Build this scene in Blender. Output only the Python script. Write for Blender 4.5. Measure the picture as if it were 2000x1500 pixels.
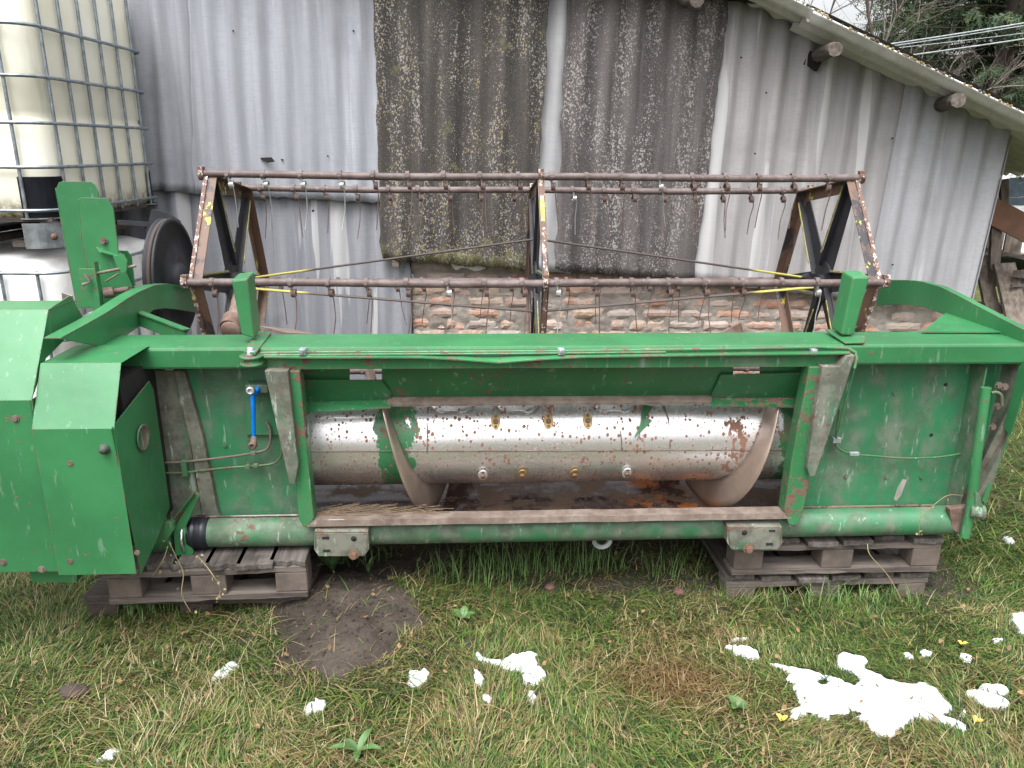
import bpy, bmesh, math, random
import numpy as np
from mathutils import Matrix, Vector, noise as mnoise
rad = math.radians
random.seed(7)
for o in list(bpy.data.objects): bpy.data.objects.remove(o)
S = bpy.context.scene
COL = S.collection
# ------------------------------------------------------------------ camera
PITCH, ROLL, CAMH, FPX = 17.0, 0.45, 1.65, 1502.0
camd = bpy.data.cameras.new('camera'); cam = bpy.data.objects.new('camera', camd); COL.objects.link(cam)
camd.sensor_width = 36; camd.lens = 36*FPX/2000; camd.clip_end = 500; camd.clip_start = .05
CM = Matrix.Translation((0, 0, CAMH)) @ Matrix.Rotation(rad(90-PITCH), 4, 'X') @ Matrix.Rotation(rad(ROLL), 4, 'Z')
cam.matrix_world = CM
S.camera = cam
S.render.resolution_x, S.render.resolution_y = 1024, 768
# ------------------------------------------------------------------ light
SUN_EL, SUN_AZ = 64, 200
w = bpy.data.worlds.new('World'); S.world = w; w.use_nodes = True
nt = w.node_tree; nt.nodes.clear()
sky = nt.nodes.new('ShaderNodeTexSky'); sky.sky_type = 'NISHITA'; sky.sun_disc = False
sky.sun_elevation = rad(SUN_EL); sky.sun_rotation = rad(SUN_AZ); sky.air_density = 1; sky.dust_density = 6; sky.ozone_density = 1
hs = nt.nodes.new('ShaderNodeHueSaturation'); hs.inputs['Saturation'].default_value = .12; hs.inputs['Value'].default_value = 1.5
bg = nt.nodes.new('ShaderNodeBackground'); bg.inputs[1].default_value = .15
wo = nt.nodes.new('ShaderNodeOutputWorld')
tc = nt.nodes.new('ShaderNodeTexCoord'); sx = nt.nodes.new('ShaderNodeSeparateXYZ'); mr = nt.nodes.new('ShaderNodeMapRange'); vm = nt.nodes.new('ShaderNodeVectorMath'); vm.operation = 'SCALE'
nt.links.new(tc.outputs['Generated'], sx.inputs[0]); nt.links.new(sx.outputs[2], mr.inputs[0]); mr.inputs[1].default_value = 0; mr.inputs[2].default_value = 1; mr.inputs[3].default_value = 1.35; mr.inputs[4].default_value = 2.6
nt.links.new(sky.outputs[0], hs.inputs['Color']); nt.links.new(hs.outputs[0], vm.inputs[0]); nt.links.new(mr.outputs[0], vm.inputs['Scale']); nt.links.new(vm.outputs[0], bg.inputs[0]); nt.links.new(bg.outputs[0], wo.inputs[0])
sd = bpy.data.lights.new('sun', 'SUN'); sd.energy = .6; sd.angle = rad(45); sd.color = (1, .98, .96)
sun = bpy.data.objects.new('sun', sd); COL.objects.link(sun)
sdir = Vector((math.sin(rad(SUN_AZ))*math.cos(rad(SUN_EL)), math.cos(rad(SUN_AZ))*math.cos(rad(SUN_EL)), math.sin(rad(SUN_EL))))
sun.rotation_euler = sdir.to_track_quat('Z', 'Y').to_euler()
S.view_settings.view_transform = 'Standard'; S.view_settings.look = 'None'; S.view_settings.gamma = 1
S.view_settings.exposure = -0.06
# ------------------------------------------------------------------ coordinates
ROOTM = Matrix.Translation((.165, 2.5, 0)) @ Matrix.Rotation(rad(3), 4, 'Z')
RINV = ROOTM.inverted()
def ray(px, py): return (CM.to_3x3() @ Vector(((px-1000)/FPX, -(py-750)/FPX, -1)))
def hit(px, py, axis, v, local=True):
    c = Vector((0, 0, CAMH)); d = ray(px, py)
    if local: c = RINV @ c; d = RINV.to_3x3() @ d
    t = (v-c[axis])/d[axis]
    return c + t*d
def P(px, py, y): return hit(px, py, 1, y)            # header frame, plane at depth y
def PX(px, py, x): return hit(px, py, 0, x)           # header frame, side plane
def PZ(px, py, z): return hit(px, py, 2, z)
def W(px, py, y): return hit(px, py, 1, y, False)     # world
def WX(px, py, x): return hit(px, py, 0, x, False)
def G(px, py, z=0): return hit(px, py, 2, z, False)
# ------------------------------------------------------------------ node helpers
class NB:
    def __init__(s, name):
        s.m = bpy.data.materials.new(name); s.m.use_nodes = True; s.t = s.m.node_tree; s.t.nodes.clear()
        s.out = s.n('ShaderNodeOutputMaterial'); s.p = s.n('ShaderNodeBsdfPrincipled'); s.l(s.p.outputs[0], s.out.inputs[0])
        s.co = s.n('ShaderNodeTexCoord').outputs['Object']
    def n(s, t, **k):
        x = s.t.nodes.new(t)
        for a, b in k.items(): setattr(x, a, b)
        return x
    def l(s, a, b): s.t.links.new(a, b)
    def put(s, inp, v):
        if hasattr(v, 'is_output'): s.l(v, inp)
        elif isinstance(v, (tuple, list)) and len(v) == 3 and inp.type == 'RGBA': inp.default_value = (*v, 1)
        else: inp.default_value = v
    def map(s, sc=(1, 1, 1), rot=(0, 0, 0), loc=(0, 0, 0)):
        x = s.n('ShaderNodeMapping'); s.l(s.co, x.inputs[0]); x.inputs['Scale'].default_value = sc; x.inputs['Rotation'].default_value = rot; x.inputs['Location'].default_value = loc
        return x.outputs[0]
    def noise(s, scale=5, detail=4, rough=.55, vec=None, dist=0):
        x = s.n('ShaderNodeTexNoise'); s.l(vec or s.co, x.inputs['Vector']); x.inputs['Scale'].default_value = scale; x.inputs['Detail'].default_value = detail
        x.inputs['Roughness'].default_value = rough; x.inputs['Distortion'].default_value = dist; return x.outputs['Fac']
    def vor(s, scale=20, vec=None, out='Distance', rand=1):
        x = s.n('ShaderNodeTexVoronoi'); s.l(vec or s.co, x.inputs['Vector']); x.inputs['Scale'].default_value = scale; x.inputs['Randomness'].default_value = rand; return x.outputs[out]
    def ramp(s, f, a, b, lo=0., hi=1.):
        x = s.n('ShaderNodeMapRange'); x.clamp = True; x.interpolation_type = 'SMOOTHSTEP'
        for i, v in zip(range(5), (f, a, b, lo, hi)): s.put(x.inputs[i], v)
        return x.outputs[0]
    def math(s, op, a, b=0.):
        x = s.n('ShaderNodeMath', operation=op); s.put(x.inputs[0], a); s.put(x.inputs[1], b); return x.outputs[0]
    def mix(s, f, a, b):
        x = s.n('ShaderNodeMix', data_type='RGBA'); s.put(x.inputs['Factor'], f); s.put(x.inputs[6], a); s.put(x.inputs[7], b); return x.outputs[2]
    def sep(s, v=None):
        x = s.n('ShaderNodeSeparateXYZ'); s.l(v or s.co, x.inputs[0]); return x.outputs
    def bump(s, h, strength=.3, dist=.01):
        x = s.n('ShaderNodeBump'); s.l(h, x.inputs['Height']); x.inputs['Strength'].default_value = strength; x.inputs['Distance'].default_value = dist
        s.l(x.outputs[0], s.p.inputs['Normal'])
    def fin(s, col, rough=.5, metal=0., spec=None):
        s.put(s.p.inputs['Base Color'], col); s.put(s.p.inputs['Roughness'], rough); s.put(s.p.inputs['Metallic'], metal)
        if spec is not None: s.p.inputs['Specular IOR Level'].default_value = spec
        return s.m
RUST = (.085, .040, .026); DUST = (.17, .145, .125)
def paint(name, base=(.030, .150, .056), dust=.15, rust=.2, gloss=.36, edge=.6, coat=.0):
    b = NB(name)
    big = b.noise(2.2, 5, .6); fine = b.noise(38, 5, .7); mid = b.noise(9, 6, .65)
    c = b.mix(b.ramp(big, .35, .65), tuple(x*.84 for x in base), tuple(min(1, x*1.14) for x in base))
    streak = b.noise(6, 4, .6, b.map((2.5, 2.5, .35)))
    dm = b.math('ADD', b.math('ADD', b.math('MULTIPLY', mid, .4), b.math('MULTIPLY', streak, .35)), b.math('MULTIPLY', b.noise(2.6, 3, .6, b.map((1, 1, 1), loc=(3, 7, 1))), .25))
    dm = b.ramp(dm, .57-dust*.36, .70-dust*.30, 0, min(.93, .30+dust*.9))
    dcol = b.mix(b.ramp(b.noise(11, 5, .7), .38, .62), (.080, .070, .058), (.165, .150, .128))
    c = b.mix(dm, c, dcol)
    sc = b.noise(26, 4, .65, b.map((1.6, 1.6, .30), (0, .35, 0)))
    c = b.mix(b.ramp(sc, .61, .68, 0, .22+dust*.8), c, (.30, .37, .31))
    rn = b.math('ADD', b.math('MULTIPLY', fine, .5), b.math('MULTIPLY', b.noise(5, 6, .7), .5))
    rm = b.ramp(rn, .635-rust*.24, .655-rust*.24)
    if edge:
        bv = b.n('ShaderNodeBevel'); bv.samples = 4; bv.inputs['Radius'].default_value = .007
        ge = b.n('ShaderNodeNewGeometry'); dt = b.n('ShaderNodeVectorMath', operation='DOT_PRODUCT'); b.l(bv.outputs[0], dt.inputs[0]); b.l(ge.outputs['True Normal'], dt.inputs[1])
        em = b.ramp(dt.outputs['Value'], .90, .992, 1, 0)
        em = b.math('MULTIPLY', em, b.ramp(b.noise(17, 6, .75), .50-edge*.04, .58-edge*.04))
        rm = b.math('MAXIMUM', rm, em)
    rc = b.mix(b.noise(60, 3), RUST, (.17, .10, .075))
    c = b.mix(rm, c, rc)
    r = b.ramp(b.math('ADD', dm, rm), 0, 1, gloss, .88)
    b.bump(b.math('ADD', b.math('MULTIPLY', b.noise(55, 4, .7), b.math('ADD', rm, .10)), b.math('MULTIPLY', b.noise(3.5, 3), 2.2)), .30, .008)
    b.put(b.p.inputs['Coat Weight'], b.ramp(b.math('ADD', dm, rm), 0, .6, coat, 0)); b.p.inputs['Coat Roughness'].default_value = gloss*.9; b.p.inputs['Coat IOR'].default_value = 1.75
    return b.fin(c, r, 0)
M = {}
M['green'] = paint('green_paint', dust=.0, rust=.10)
M['green_worn'] = paint('green_paint_worn', dust=.16, rust=.36, edge=1)
M['green_dusty'] = paint('green_paint_dusty', base=(.026, .145, .06), dust=.44, rust=.20, gloss=.45, coat=.3)
M['green_dirty'] = paint('green_paint_caked', base=(.028, .12, .055), dust=.62, rust=.28, gloss=.6, coat=0)
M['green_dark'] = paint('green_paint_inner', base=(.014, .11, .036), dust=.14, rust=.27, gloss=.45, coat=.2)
M['green_panel'] = paint('green_panel_paint', base=(.022, .155, .066), dust=.34, rust=.10, gloss=.42, edge=0, coat=.3)
def rusty(name, a=(.10, .055, .04), c2=(.20, .15, .13), spec=.75, light=.3):
    b = NB(name)
    n1 = b.noise(14, 6, .7); n2 = b.noise(70, 4, .7)
    c = b.mix(b.ramp(n1, .35, .7), a, c2)
    c = b.mix(b.ramp(n2, .64-light*.1, .74, 0, .6), c, (.36, .31, .29))
    c = b.mix(b.ramp(b.noise(6, 5, .7), .55, .7, 0, .6), c, (.05, .03, .025))
    b.bump(n2, .4, .003)
    return b.fin(c, spec)
M['rust'] = rusty('rusty_steel')
M['rust_bar'] = rusty('rusty_tube', (.075, .050, .045), (.14, .11, .105), .6)
M['rust_floor'] = rusty('rusty_wet_floor', (.045, .022, .016), (.13, .085, .06), .32, .0)
def trough_mat():
    b = NB('wet_rusty_trough'); n = b.noise(5, 5, .65, b.map((1, 1.6, 1), loc=(2, 1, 0)))
    c = b.mix(b.ramp(n, .46, .50), (.13, .085, .058), (.035, .016, .014))
    c = b.mix(b.ramp(b.noise(30, 5, .7), .45, .7, 0, .5), c, (.20, .14, .10))
    x = b.sep()[0]; m = b.math('MULTIPLY', b.ramp(x, .25, .45), b.ramp(x, .75, .6)); m = b.math('MULTIPLY', m, b.ramp(b.noise(9, 5, .7), .5, .6))
    c = b.mix(m, c, (.36, .12, .035)); c = b.mix(b.ramp(b.noise(120, 2), .70, .74), c, (.5, .48, .45))
    return b.fin(c, b.ramp(n, .44, .52, .65, .16))
M['trough'] = trough_mat()
M['rust_lip'] = rusty('rusty_lip', (.105, .076, .060), (.19, .15, .125), .8)
M['rust_brown'] = rusty('brown_rust_coat', (.17, .095, .06), (.13, .075, .05), .7, 0)
M['tine'] = rusty('rusty_wire', (.09, .055, .045), (.16, .11, .095), .6, 0)
def plain(name, c, r=.5, metal=0, var=.25, sc=12, bmp=.1):
    b = NB(name); n = b.noise(sc, 5, .65)
    col = b.mix(b.ramp(n, .3, .7), tuple(x*(1-var) for x in c), tuple(min(1, x*(1+var)) for x in c))
    b.bump(b.noise(sc*4, 3), bmp, .003)
    return b.fin(col, b.ramp(n, .3, .7, r*.85, min(1, r*1.15)), metal)
M['black'] = plain('black_paint', (.016, .017, .022), .6)
M['dark'] = plain('cavity_shade_black', (.012, .011, .011), .9)  # near-black; also paints the shade inside holes and cavities
M['shiny'] = plain('bright_wire', (.55, .55, .54), .35, .8, .1)
M['zinc'] = plain('zinc_plated_steel', (.42, .45, .47), .42, .65, .25, 18)
M['cage'] = plain('galvanised_tube', (.27, .31, .34), .42, .75, .3, 25)
M['chrome'] = plain('chrome', (.8, .8, .8), .15, 1, .05)
M['stop'] = plain('dusty_rubber', (.05, .06, .05), .7)
M['blue'] = plain('blue_plastic', (.0, .16, .62), .4)
M['rubber'] = plain('black_plastic', (.012, .013, .02), .4)
M['brass'] = plain('yellowed_steel', (.36, .24, .09), .5, .4, .3, 60)
M['white_guide'] = plain('new_white_metal', (.75, .76, .78), .35, .3, .08)
M['concrete_chip'] = plain('pale_chip', (.24, .23, .20), .9)
def reelpaint():
    b = NB('worn_reel_paint')
    n = b.noise(5, 6, .7, b.map((1, 1, .6))); n2 = b.noise(9, 6, .75, b.map((1.3, 1, 1), loc=(3, 1, 2)))
    c = b.mix(b.ramp(n, .42, .50), (.022, .022, .028), (.12, .07, .048))
    c = b.mix(b.ramp(n2, .60, .63), c, (.62, .55, .06))
    c = b.mix(b.ramp(b.noise(60, 3), .66, .72, 0, .7), c, (.06, .03, .02))
    return b.fin(c, .6)
M['reel'] = reelpaint()
def flake():
    b = NB('flaking_rust_edge'); n = b.noise(55, 5, .7, b.map((1, 1, .8)))
    c = b.mix(b.ramp(n, .53, .58), (.12, .065, .05), (.55, .49, .44))
    c = b.mix(b.ramp(b.noise(4, 3), .62, .66), c, (.65, .58, .08)); b.bump(n, .5, .003)
    return b.fin(c, .7)
M['flake'] = flake()
def rod():
    b = NB('tension_rod_paint'); x = b.math('ABSOLUTE', b.sep()[0])
    c = b.mix(b.ramp(x, 1.05, 1.12), (.06, .045, .04), (.36, .32, .07)); return b.fin(c, .6)
M['rod'] = rod()
def augermat():
    b = NB('polished_auger_steel')
    v = b.n('ShaderNodeTexVoronoi'); b.l(b.map((1, .8, .8)), v.inputs[0]); v.inputs['Scale'].default_value = 72
    rnd = b.n('ShaderNodeSeparateColor'); b.l(v.outputs['Color'], rnd.inputs[0])
    size = b.math('MULTIPLY', b.ramp(rnd.outputs[0], .2, 1), .47)
    size = b.math('MULTIPLY', size, b.ramp(b.noise(3, 4, .6), .3, .62, .65, 1.2))
    dots = b.ramp(b.math('SUBTRACT', size, v.outputs['Distance']), -.02, .04)
    fine = b.ramp(b.noise(140, 3, .7), .57, .63, 0, .6)
    dots = b.math('MAXIMUM', dots, fine)
    patch = b.ramp(b.noise(4.2, 6, .75, b.map((1.6, 1, 1), loc=(4.4, 0, 0))), .575, .60)
    z = b.sep()[2]
    low = b.ramp(z, .36, .50, 1, 0)
    c = b.mix(b.noise(9, 4), (.78, .765, .775), (.90, .885, .895))
    c = b.mix(b.math('MULTIPLY', low, .55), c, (.30, .23, .18))
    rust = b.math('MAXIMUM', dots, patch)
    xs = b.sep()[0]; nn = b.noise(7, 5, .7, b.map((1.5, 1, 1), loc=(1, 2, 0)))
    g1 = b.ramp(b.math('ADD', b.math('ABSOLUTE', b.math('ADD', xs, .57)), b.math('MULTIPLY', nn, .25)), .195, .178)
    g2 = b.ramp(b.math('ADD', b.math('ABSOLUTE', b.math('SUBTRACT', xs, .90)), b.math('MULTIPLY', nn, .25)), .195, .178)
    gm = b.math('MAXIMUM', g1, g2); c = b.mix(gm, c, (.03, .16, .065)); metal_off = gm
    c = b.mix(rust, c, b.mix(b.noise(50, 3), (.16, .07, .045), (.28, .16, .11)))
    r = b.ramp(rust, 0, 1, .35, .85)
    me = b.math('MULTIPLY', b.ramp(rust, 0, 1, .93, .05), b.ramp(metal_off, 0, 1, 1, 0))
    b.bump(b.math('ADD', b.noise(2.4, 2, .5, b.map((1.2, .6, .6))), b.math('MULTIPLY', rust, .03)), .30, .02)
    return b.fin(c, r, me)
M['auger'] = augermat()
M['flight'] = plain('worn_flight_steel', (.32, .25, .205), .42, .55, .18, 6, .15)
# asbestos cement sheets
def sheetmat(name, base, stain, lichen=0, moss=0, drip=0, bottom_moss=0, zb=0):
    b = NB(name)
    st = b.noise(4.5, 5, .6, b.map((2.6, 1, .12))); st2 = b.noise(16, 4, .6, b.map((1, 1, .06)))
    c = b.mix(b.ramp(st, .34, .66), stain, base)
    c = b.mix(b.ramp(st2, .58, .72, 0, .45), c, tuple(min(1, x*1.4) for x in base))
    wv = b.noise(60, 2, .5, b.map((.08, 1, 1.6)))
    c = b.mix(b.ramp(wv, .45, .62, 0, .22), c, tuple(x*.72 for x in base))
    c = b.mix(b.ramp(b.noise(1.6, 5, .65), .5, .75, 0, .5), c, tuple(x*.7 for x in stain))
    if drip:
        d = b.noise(7, 3, .55, b.map((1.0, 1, .05), loc=(5, 0, 1)))
        c = b.mix(b.ramp(d, .605, .625, 0, .6), c, (.50, .50, .50))
    h = b.noise(90, 3, .6)
    if lichen:
        v = b.n('ShaderNodeTexVoronoi'); dv = b.n('ShaderNodeMix', data_type='VECTOR'); 
        nz = b.n('ShaderNodeTexNoise'); b.l(b.co, nz.inputs[0]); nz.inputs['Scale'].default_value = 60
        b.put(dv.inputs['Factor'], .018); b.l(b.map((1, 1, .75)), dv.inputs[4]); b.l(nz.outputs['Color'], dv.inputs[5])
        b.l(dv.outputs[1], v.inputs[0]); v.inputs['Scale'].default_value = 112
        sc = b.n('ShaderNodeSeparateColor'); b.l(v.outputs['Color'], sc.inputs[0])
        clump = b.noise(5, 5, .65, b.map((1.6, 1, .35), loc=(9, 0, 0)))
        lim = b.math('MULTIPLY', b.ramp(clump, .30, .68), b.ramp(sc.outputs[0], .15, .9))
        lim = b.math('MULTIPLY', lim, .62*lichen)
        m = b.ramp(b.math('SUBTRACT', lim, v.outputs['Distance']), -.03, .06)
        grain = b.ramp(b.noise(130, 4, .75), .56, .62, 0, .7)
        grain = b.math('MULTIPLY', grain, b.ramp(clump, .3, .6, .35, 1))
        m = b.math('MAXIMUM', m, grain)
        lc = b.mix(b.ramp(sc.outputs[1], .70, .78), (.255, .238, .228), (.26, .21, .10) if moss else (.30, .27, .25))
        c = b.mix(m, c, lc)
        h = b.math('ADD', h, m)
    if moss:
        z = b.sep()[2]
        g = b.ramp(b.math('ADD', b.noise(7, 5, .7), b.ramp(z, zb, zb+.22, .22, 0)), .60, .74, 0, .75)
        mg = b.noise(45, 3, .7)
        c = b.mix(b.math('MULTIPLY', g, b.ramp(mg, .35, .6)), c, (.17, .165, .065))
    b.bump(h, .35, .004)
    return b.fin(c, .9, 0, .2)
M['sh_light'] = sheetmat('sheet_light_grey', (.33, .34, .375), (.25, .26, .285), drip=0)
M['sh_low'] = sheetmat('sheet_grey', (.26, .265, .29), (.19, .195, .22), drip=1)
M['sh_moss'] = sheetmat('sheet_mossy_dark', (.070, .063, .058), (.038, .035, .034), 1.2, 1, 0, .28, .93)
M['sh_strip'] = sheetmat('sheet_pale_strip', (.36, .36, .37), (.31, .31, .32))
M['sh_speck'] = sheetmat('sheet_speckled_dark', (.115, .104, .102), (.058, .052, .053), 1.25, 0)
M['sh_right'] = sheetmat('sheet_warm_grey', (.345, .332, .338), (.25, .24, .245), drip=1)
M['sh_end'] = sheetmat('sheet_end_grey', (.345, .348, .368), (.27, .272, .287))
M['roofing'] = sheetmat('roof_underside', (.60, .60, .565), (.50, .50, .47))
def mossmat():
    b = NB('ochre_moss'); c = b.mix(b.ramp(b.noise(30, 3), .4, .6), (.26, .18, .04), (.06, .055, .045)); b.bump(b.noise(80, 3), .8, .01); return b.fin(c, .95)
M['moss'] = mossmat()
def brickmat():
    b = NB('old_brick'); g = b.n('ShaderNodeNewGeometry'); r = g.outputs['Random Per Island']
    cr = b.n('ShaderNodeValToRGB'); b.l(r, cr.inputs[0]); e = cr.color_ramp; e.interpolation = 'CONSTANT'
    cols = [(.38, .19, .135), (.38, .30, .26), (.40, .26, .20), (.34, .24, .20), (.44, .34, .30), (.39, .22, .155), (.34, .29, .265), (.42, .30, .22)]
    e.elements[0].color = (*cols[0], 1)
    for i, cc in enumerate(cols[1:]):
        el = e.elements.new((i+1)/8); el.color = (*cc, 1)
    e.elements[-1].position = .97
    c = b.mix(b.ramp(b.noise(22, 5, .7), .42, .6, 0, .7), cr.outputs[0], (.42, .36, .32))
    c = b.mix(b.ramp(b.noise(9, 5, .7), .55, .7, 0, .6), c, (.16, .11, .09)); b.bump(b.noise(60, 5, .7), .6, .006)
    return b.fin(c, .92, 0, .2)
M['brick'] = brickmat()
def mortar():
    b = NB('lime_mortar'); c = b.mix(b.ramp(b.noise(8, 6, .65), .35, .65), (.20, .175, .155), (.31, .28, .25))
    c = b.mix(b.ramp(b.noise(5, 4, .6, dist=1.5), .56, .60, 0, .8), c, (.06, .055, .05)) if 0 else c
    b.bump(b.noise(28, 6, .7), .7, .012); return b.fin(c, .95, 0, .1)
M['mortar'] = mortar()
def wood(name, a, c2, axis=0):
    b = NB(name); sc = [14, 14, 14]; sc[axis] = .9
    n = b.noise(3, 6, .7, b.map(tuple(sc))); g = b.n('ShaderNodeNewGeometry')
    c = b.mix(b.ramp(n, .3, .7), a, c2)
    c = b.mix(b.ramp(b.noise(5, 5, .65), .5, .72, 0, .7), c, tuple(x*.45 for x in a))
    hv = b.n('ShaderNodeHueSaturation'); b.l(c, hv.inputs['Color']); b.l(b.ramp(g.outputs['Random Per Island'], 0, 1, .75, 1.25), hv.inputs['Value'])
    b.bump(n, .5, .004); return b.fin(hv.outputs[0], .85, 0, .2)
M['wood_y'] = wood('weathered_board', (.070, .060, .054), (.165, .145, .135), 1)
M['wood_x'] = wood('weathered_crossboard', (.085, .070, .062), (.20, .17, .15), 0)
M['wood_z'] = wood('old_plank', (.13, .105, .085), (.27, .23, .195), 2)
M['wood_dark'] = wood('dark_wood', (.05, .04, .036), (.11, .09, .08), 0)
M['log'] = wood('grey_log', (.06, .05, .043), (.14, .12, .105), 1)
M['block'] = plain('wood_block', (.105, .082, .070), .9, 0, .3, 14, .4)
M['brownboard'] = plain('brown_board', (.20, .105, .07), .75, 0, .2, 8)
def tank():
    b = NB('yellowed_tank_plastic'); z = b.sep()[2]
    c = b.mix(b.ramp(b.noise(2.5, 4), .3, .7), (.72, .69, .55), (.82, .80, .70))
    st = b.noise(9, 4, .6, b.map((1, 1, .15)))
    c = b.mix(b.ramp(st, .62, .75, 0, .35), c, (.42, .38, .25))
    c = b.mix(b.math('MULTIPLY', b.ramp(z, .16, .27, 1, 0), b.ramp(b.noise(25, 4, .7), .35, .6)), c, (.20, .15, .04))
    b.p.inputs['Subsurface Weight'].default_value = 0
    b.bump(b.noise(4, 2), .3, .01)
    return b.fin(c, .38)
M['tank'] = tank()
def tank2():
    b = NB('white_tank_plastic'); c = b.mix(b.ramp(b.noise(4, 5, .6, b.map((1, 1, .4))), .4, .75), (.78, .78, .77), (.50, .49, .47)); return b.fin(c, .4)
M['tank2'] = tank2()
def groundmat():
    b = NB('ground_soil')
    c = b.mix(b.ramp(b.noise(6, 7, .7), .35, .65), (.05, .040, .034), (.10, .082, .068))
    far = b.mix(b.ramp(b.noise(3, 6, .7), .35, .65), (.05, .075, .022), (.13, .12, .05))
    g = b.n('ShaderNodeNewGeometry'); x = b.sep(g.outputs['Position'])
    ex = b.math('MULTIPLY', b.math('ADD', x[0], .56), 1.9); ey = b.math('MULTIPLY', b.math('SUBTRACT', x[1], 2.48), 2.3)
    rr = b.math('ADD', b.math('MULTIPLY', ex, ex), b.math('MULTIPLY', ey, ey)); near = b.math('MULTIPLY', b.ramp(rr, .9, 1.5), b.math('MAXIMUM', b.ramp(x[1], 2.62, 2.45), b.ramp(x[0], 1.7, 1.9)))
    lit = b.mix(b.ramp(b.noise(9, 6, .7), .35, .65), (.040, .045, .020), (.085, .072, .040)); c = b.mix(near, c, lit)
    d = b.ramp(x[1], 3.0, 5.5)
    c = b.mix(d, c, far)
    c = b.mix(b.ramp(b.noise(90, 3, .6), .68, .74, 0, .6), c, (.17, .14, .12))
    b.bump(b.noise(40, 7, .75), .9, .03); return b.fin(c, .95, 0, .15)
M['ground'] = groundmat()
def blademat(name, tr=.35):
    b = NB(name); a = b.n('ShaderNodeAttribute', attribute_name='col')
    b.p.inputs['Subsurface Weight'].default_value = 0
    d = b.n('ShaderNodeBsdfTranslucent'); b.l(a.outputs['Color'], d.inputs[0])
    mx = b.n('ShaderNodeMixShader'); mx.inputs[0].default_value = tr
    b.fin(a.outputs['Color'], .55, 0, .35)
    b.l(b.p.outputs[0], mx.inputs[1]); b.l(d.outputs[0], mx.inputs[2]); b.l(mx.outputs[0], b.out.inputs[0]); return b.m
M['blade'] = blademat('grass_blades')
def snowmat():
    b = NB('old_snow'); c = b.mix(b.ramp(b.noise(12, 5, .6), .4, .75), (.72, .74, .78), (.56, .60, .64)); b.bump(b.noise(70, 5, .7), .5, .006); return b.fin(c, .55)
M['snow'] = snowmat()
def thinsnow():
    b = NB('melting_snow'); c = b.mix(b.ramp(b.noise(30, 5, .6), .4, .7), (.70, .73, .76), (.44, .47, .50)); b.bump(b.noise(90, 5, .7), .6, .006); return b.fin(c, .5)
M['thinsnow'] = thinsnow()
M['leafg'] = plain('broad_leaf', (.06, .125, .035), .5, 0, .3, 20)
M['leafy'] = plain('yellow_leaf', (.42, .34, .06), .6, 0, .2, 20)
M['yedge'] = plain('yellow_edge_paint', (.26, .24, .07), .6, 0, .5, 30)
M['dullstraw'] = plain('dull_straw', (.15, .105, .065), .8)
M['litter'] = plain('dead_leaf', (.16, .10, .045), .8, 0, .5, 9)
M['belt'] = plain('worn_belt', (.055, .040, .034), .8)
M['dkwood'] = plain('dark_chunk', (.045, .032, .026), .95, 0, .3, 20, .6)
M['stem'] = plain('dry_stem', (.22, .18, .09), .8)
M['needle'] = blademat('spruce_needles', .2)
M['bark'] = plain('bark', (.08, .06, .05), .9, 0, .3, 6, .5)
M['twig'] = plain('grey_twigs', (.14, .12, .105), .9, 0, .3, 2)
M['wire'] = plain('pale_cable', (.26, .29, .30), .5)
M['clod'] = plain('brown_clod', (.11, .055, .045), .95, 0, .35, 25, .8)
M['carbody'] = plain('white_car_paint', (.6, .6, .62), .3)
M['glass'] = plain('dark_glass', (.05, .07, .09), .08)
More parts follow.
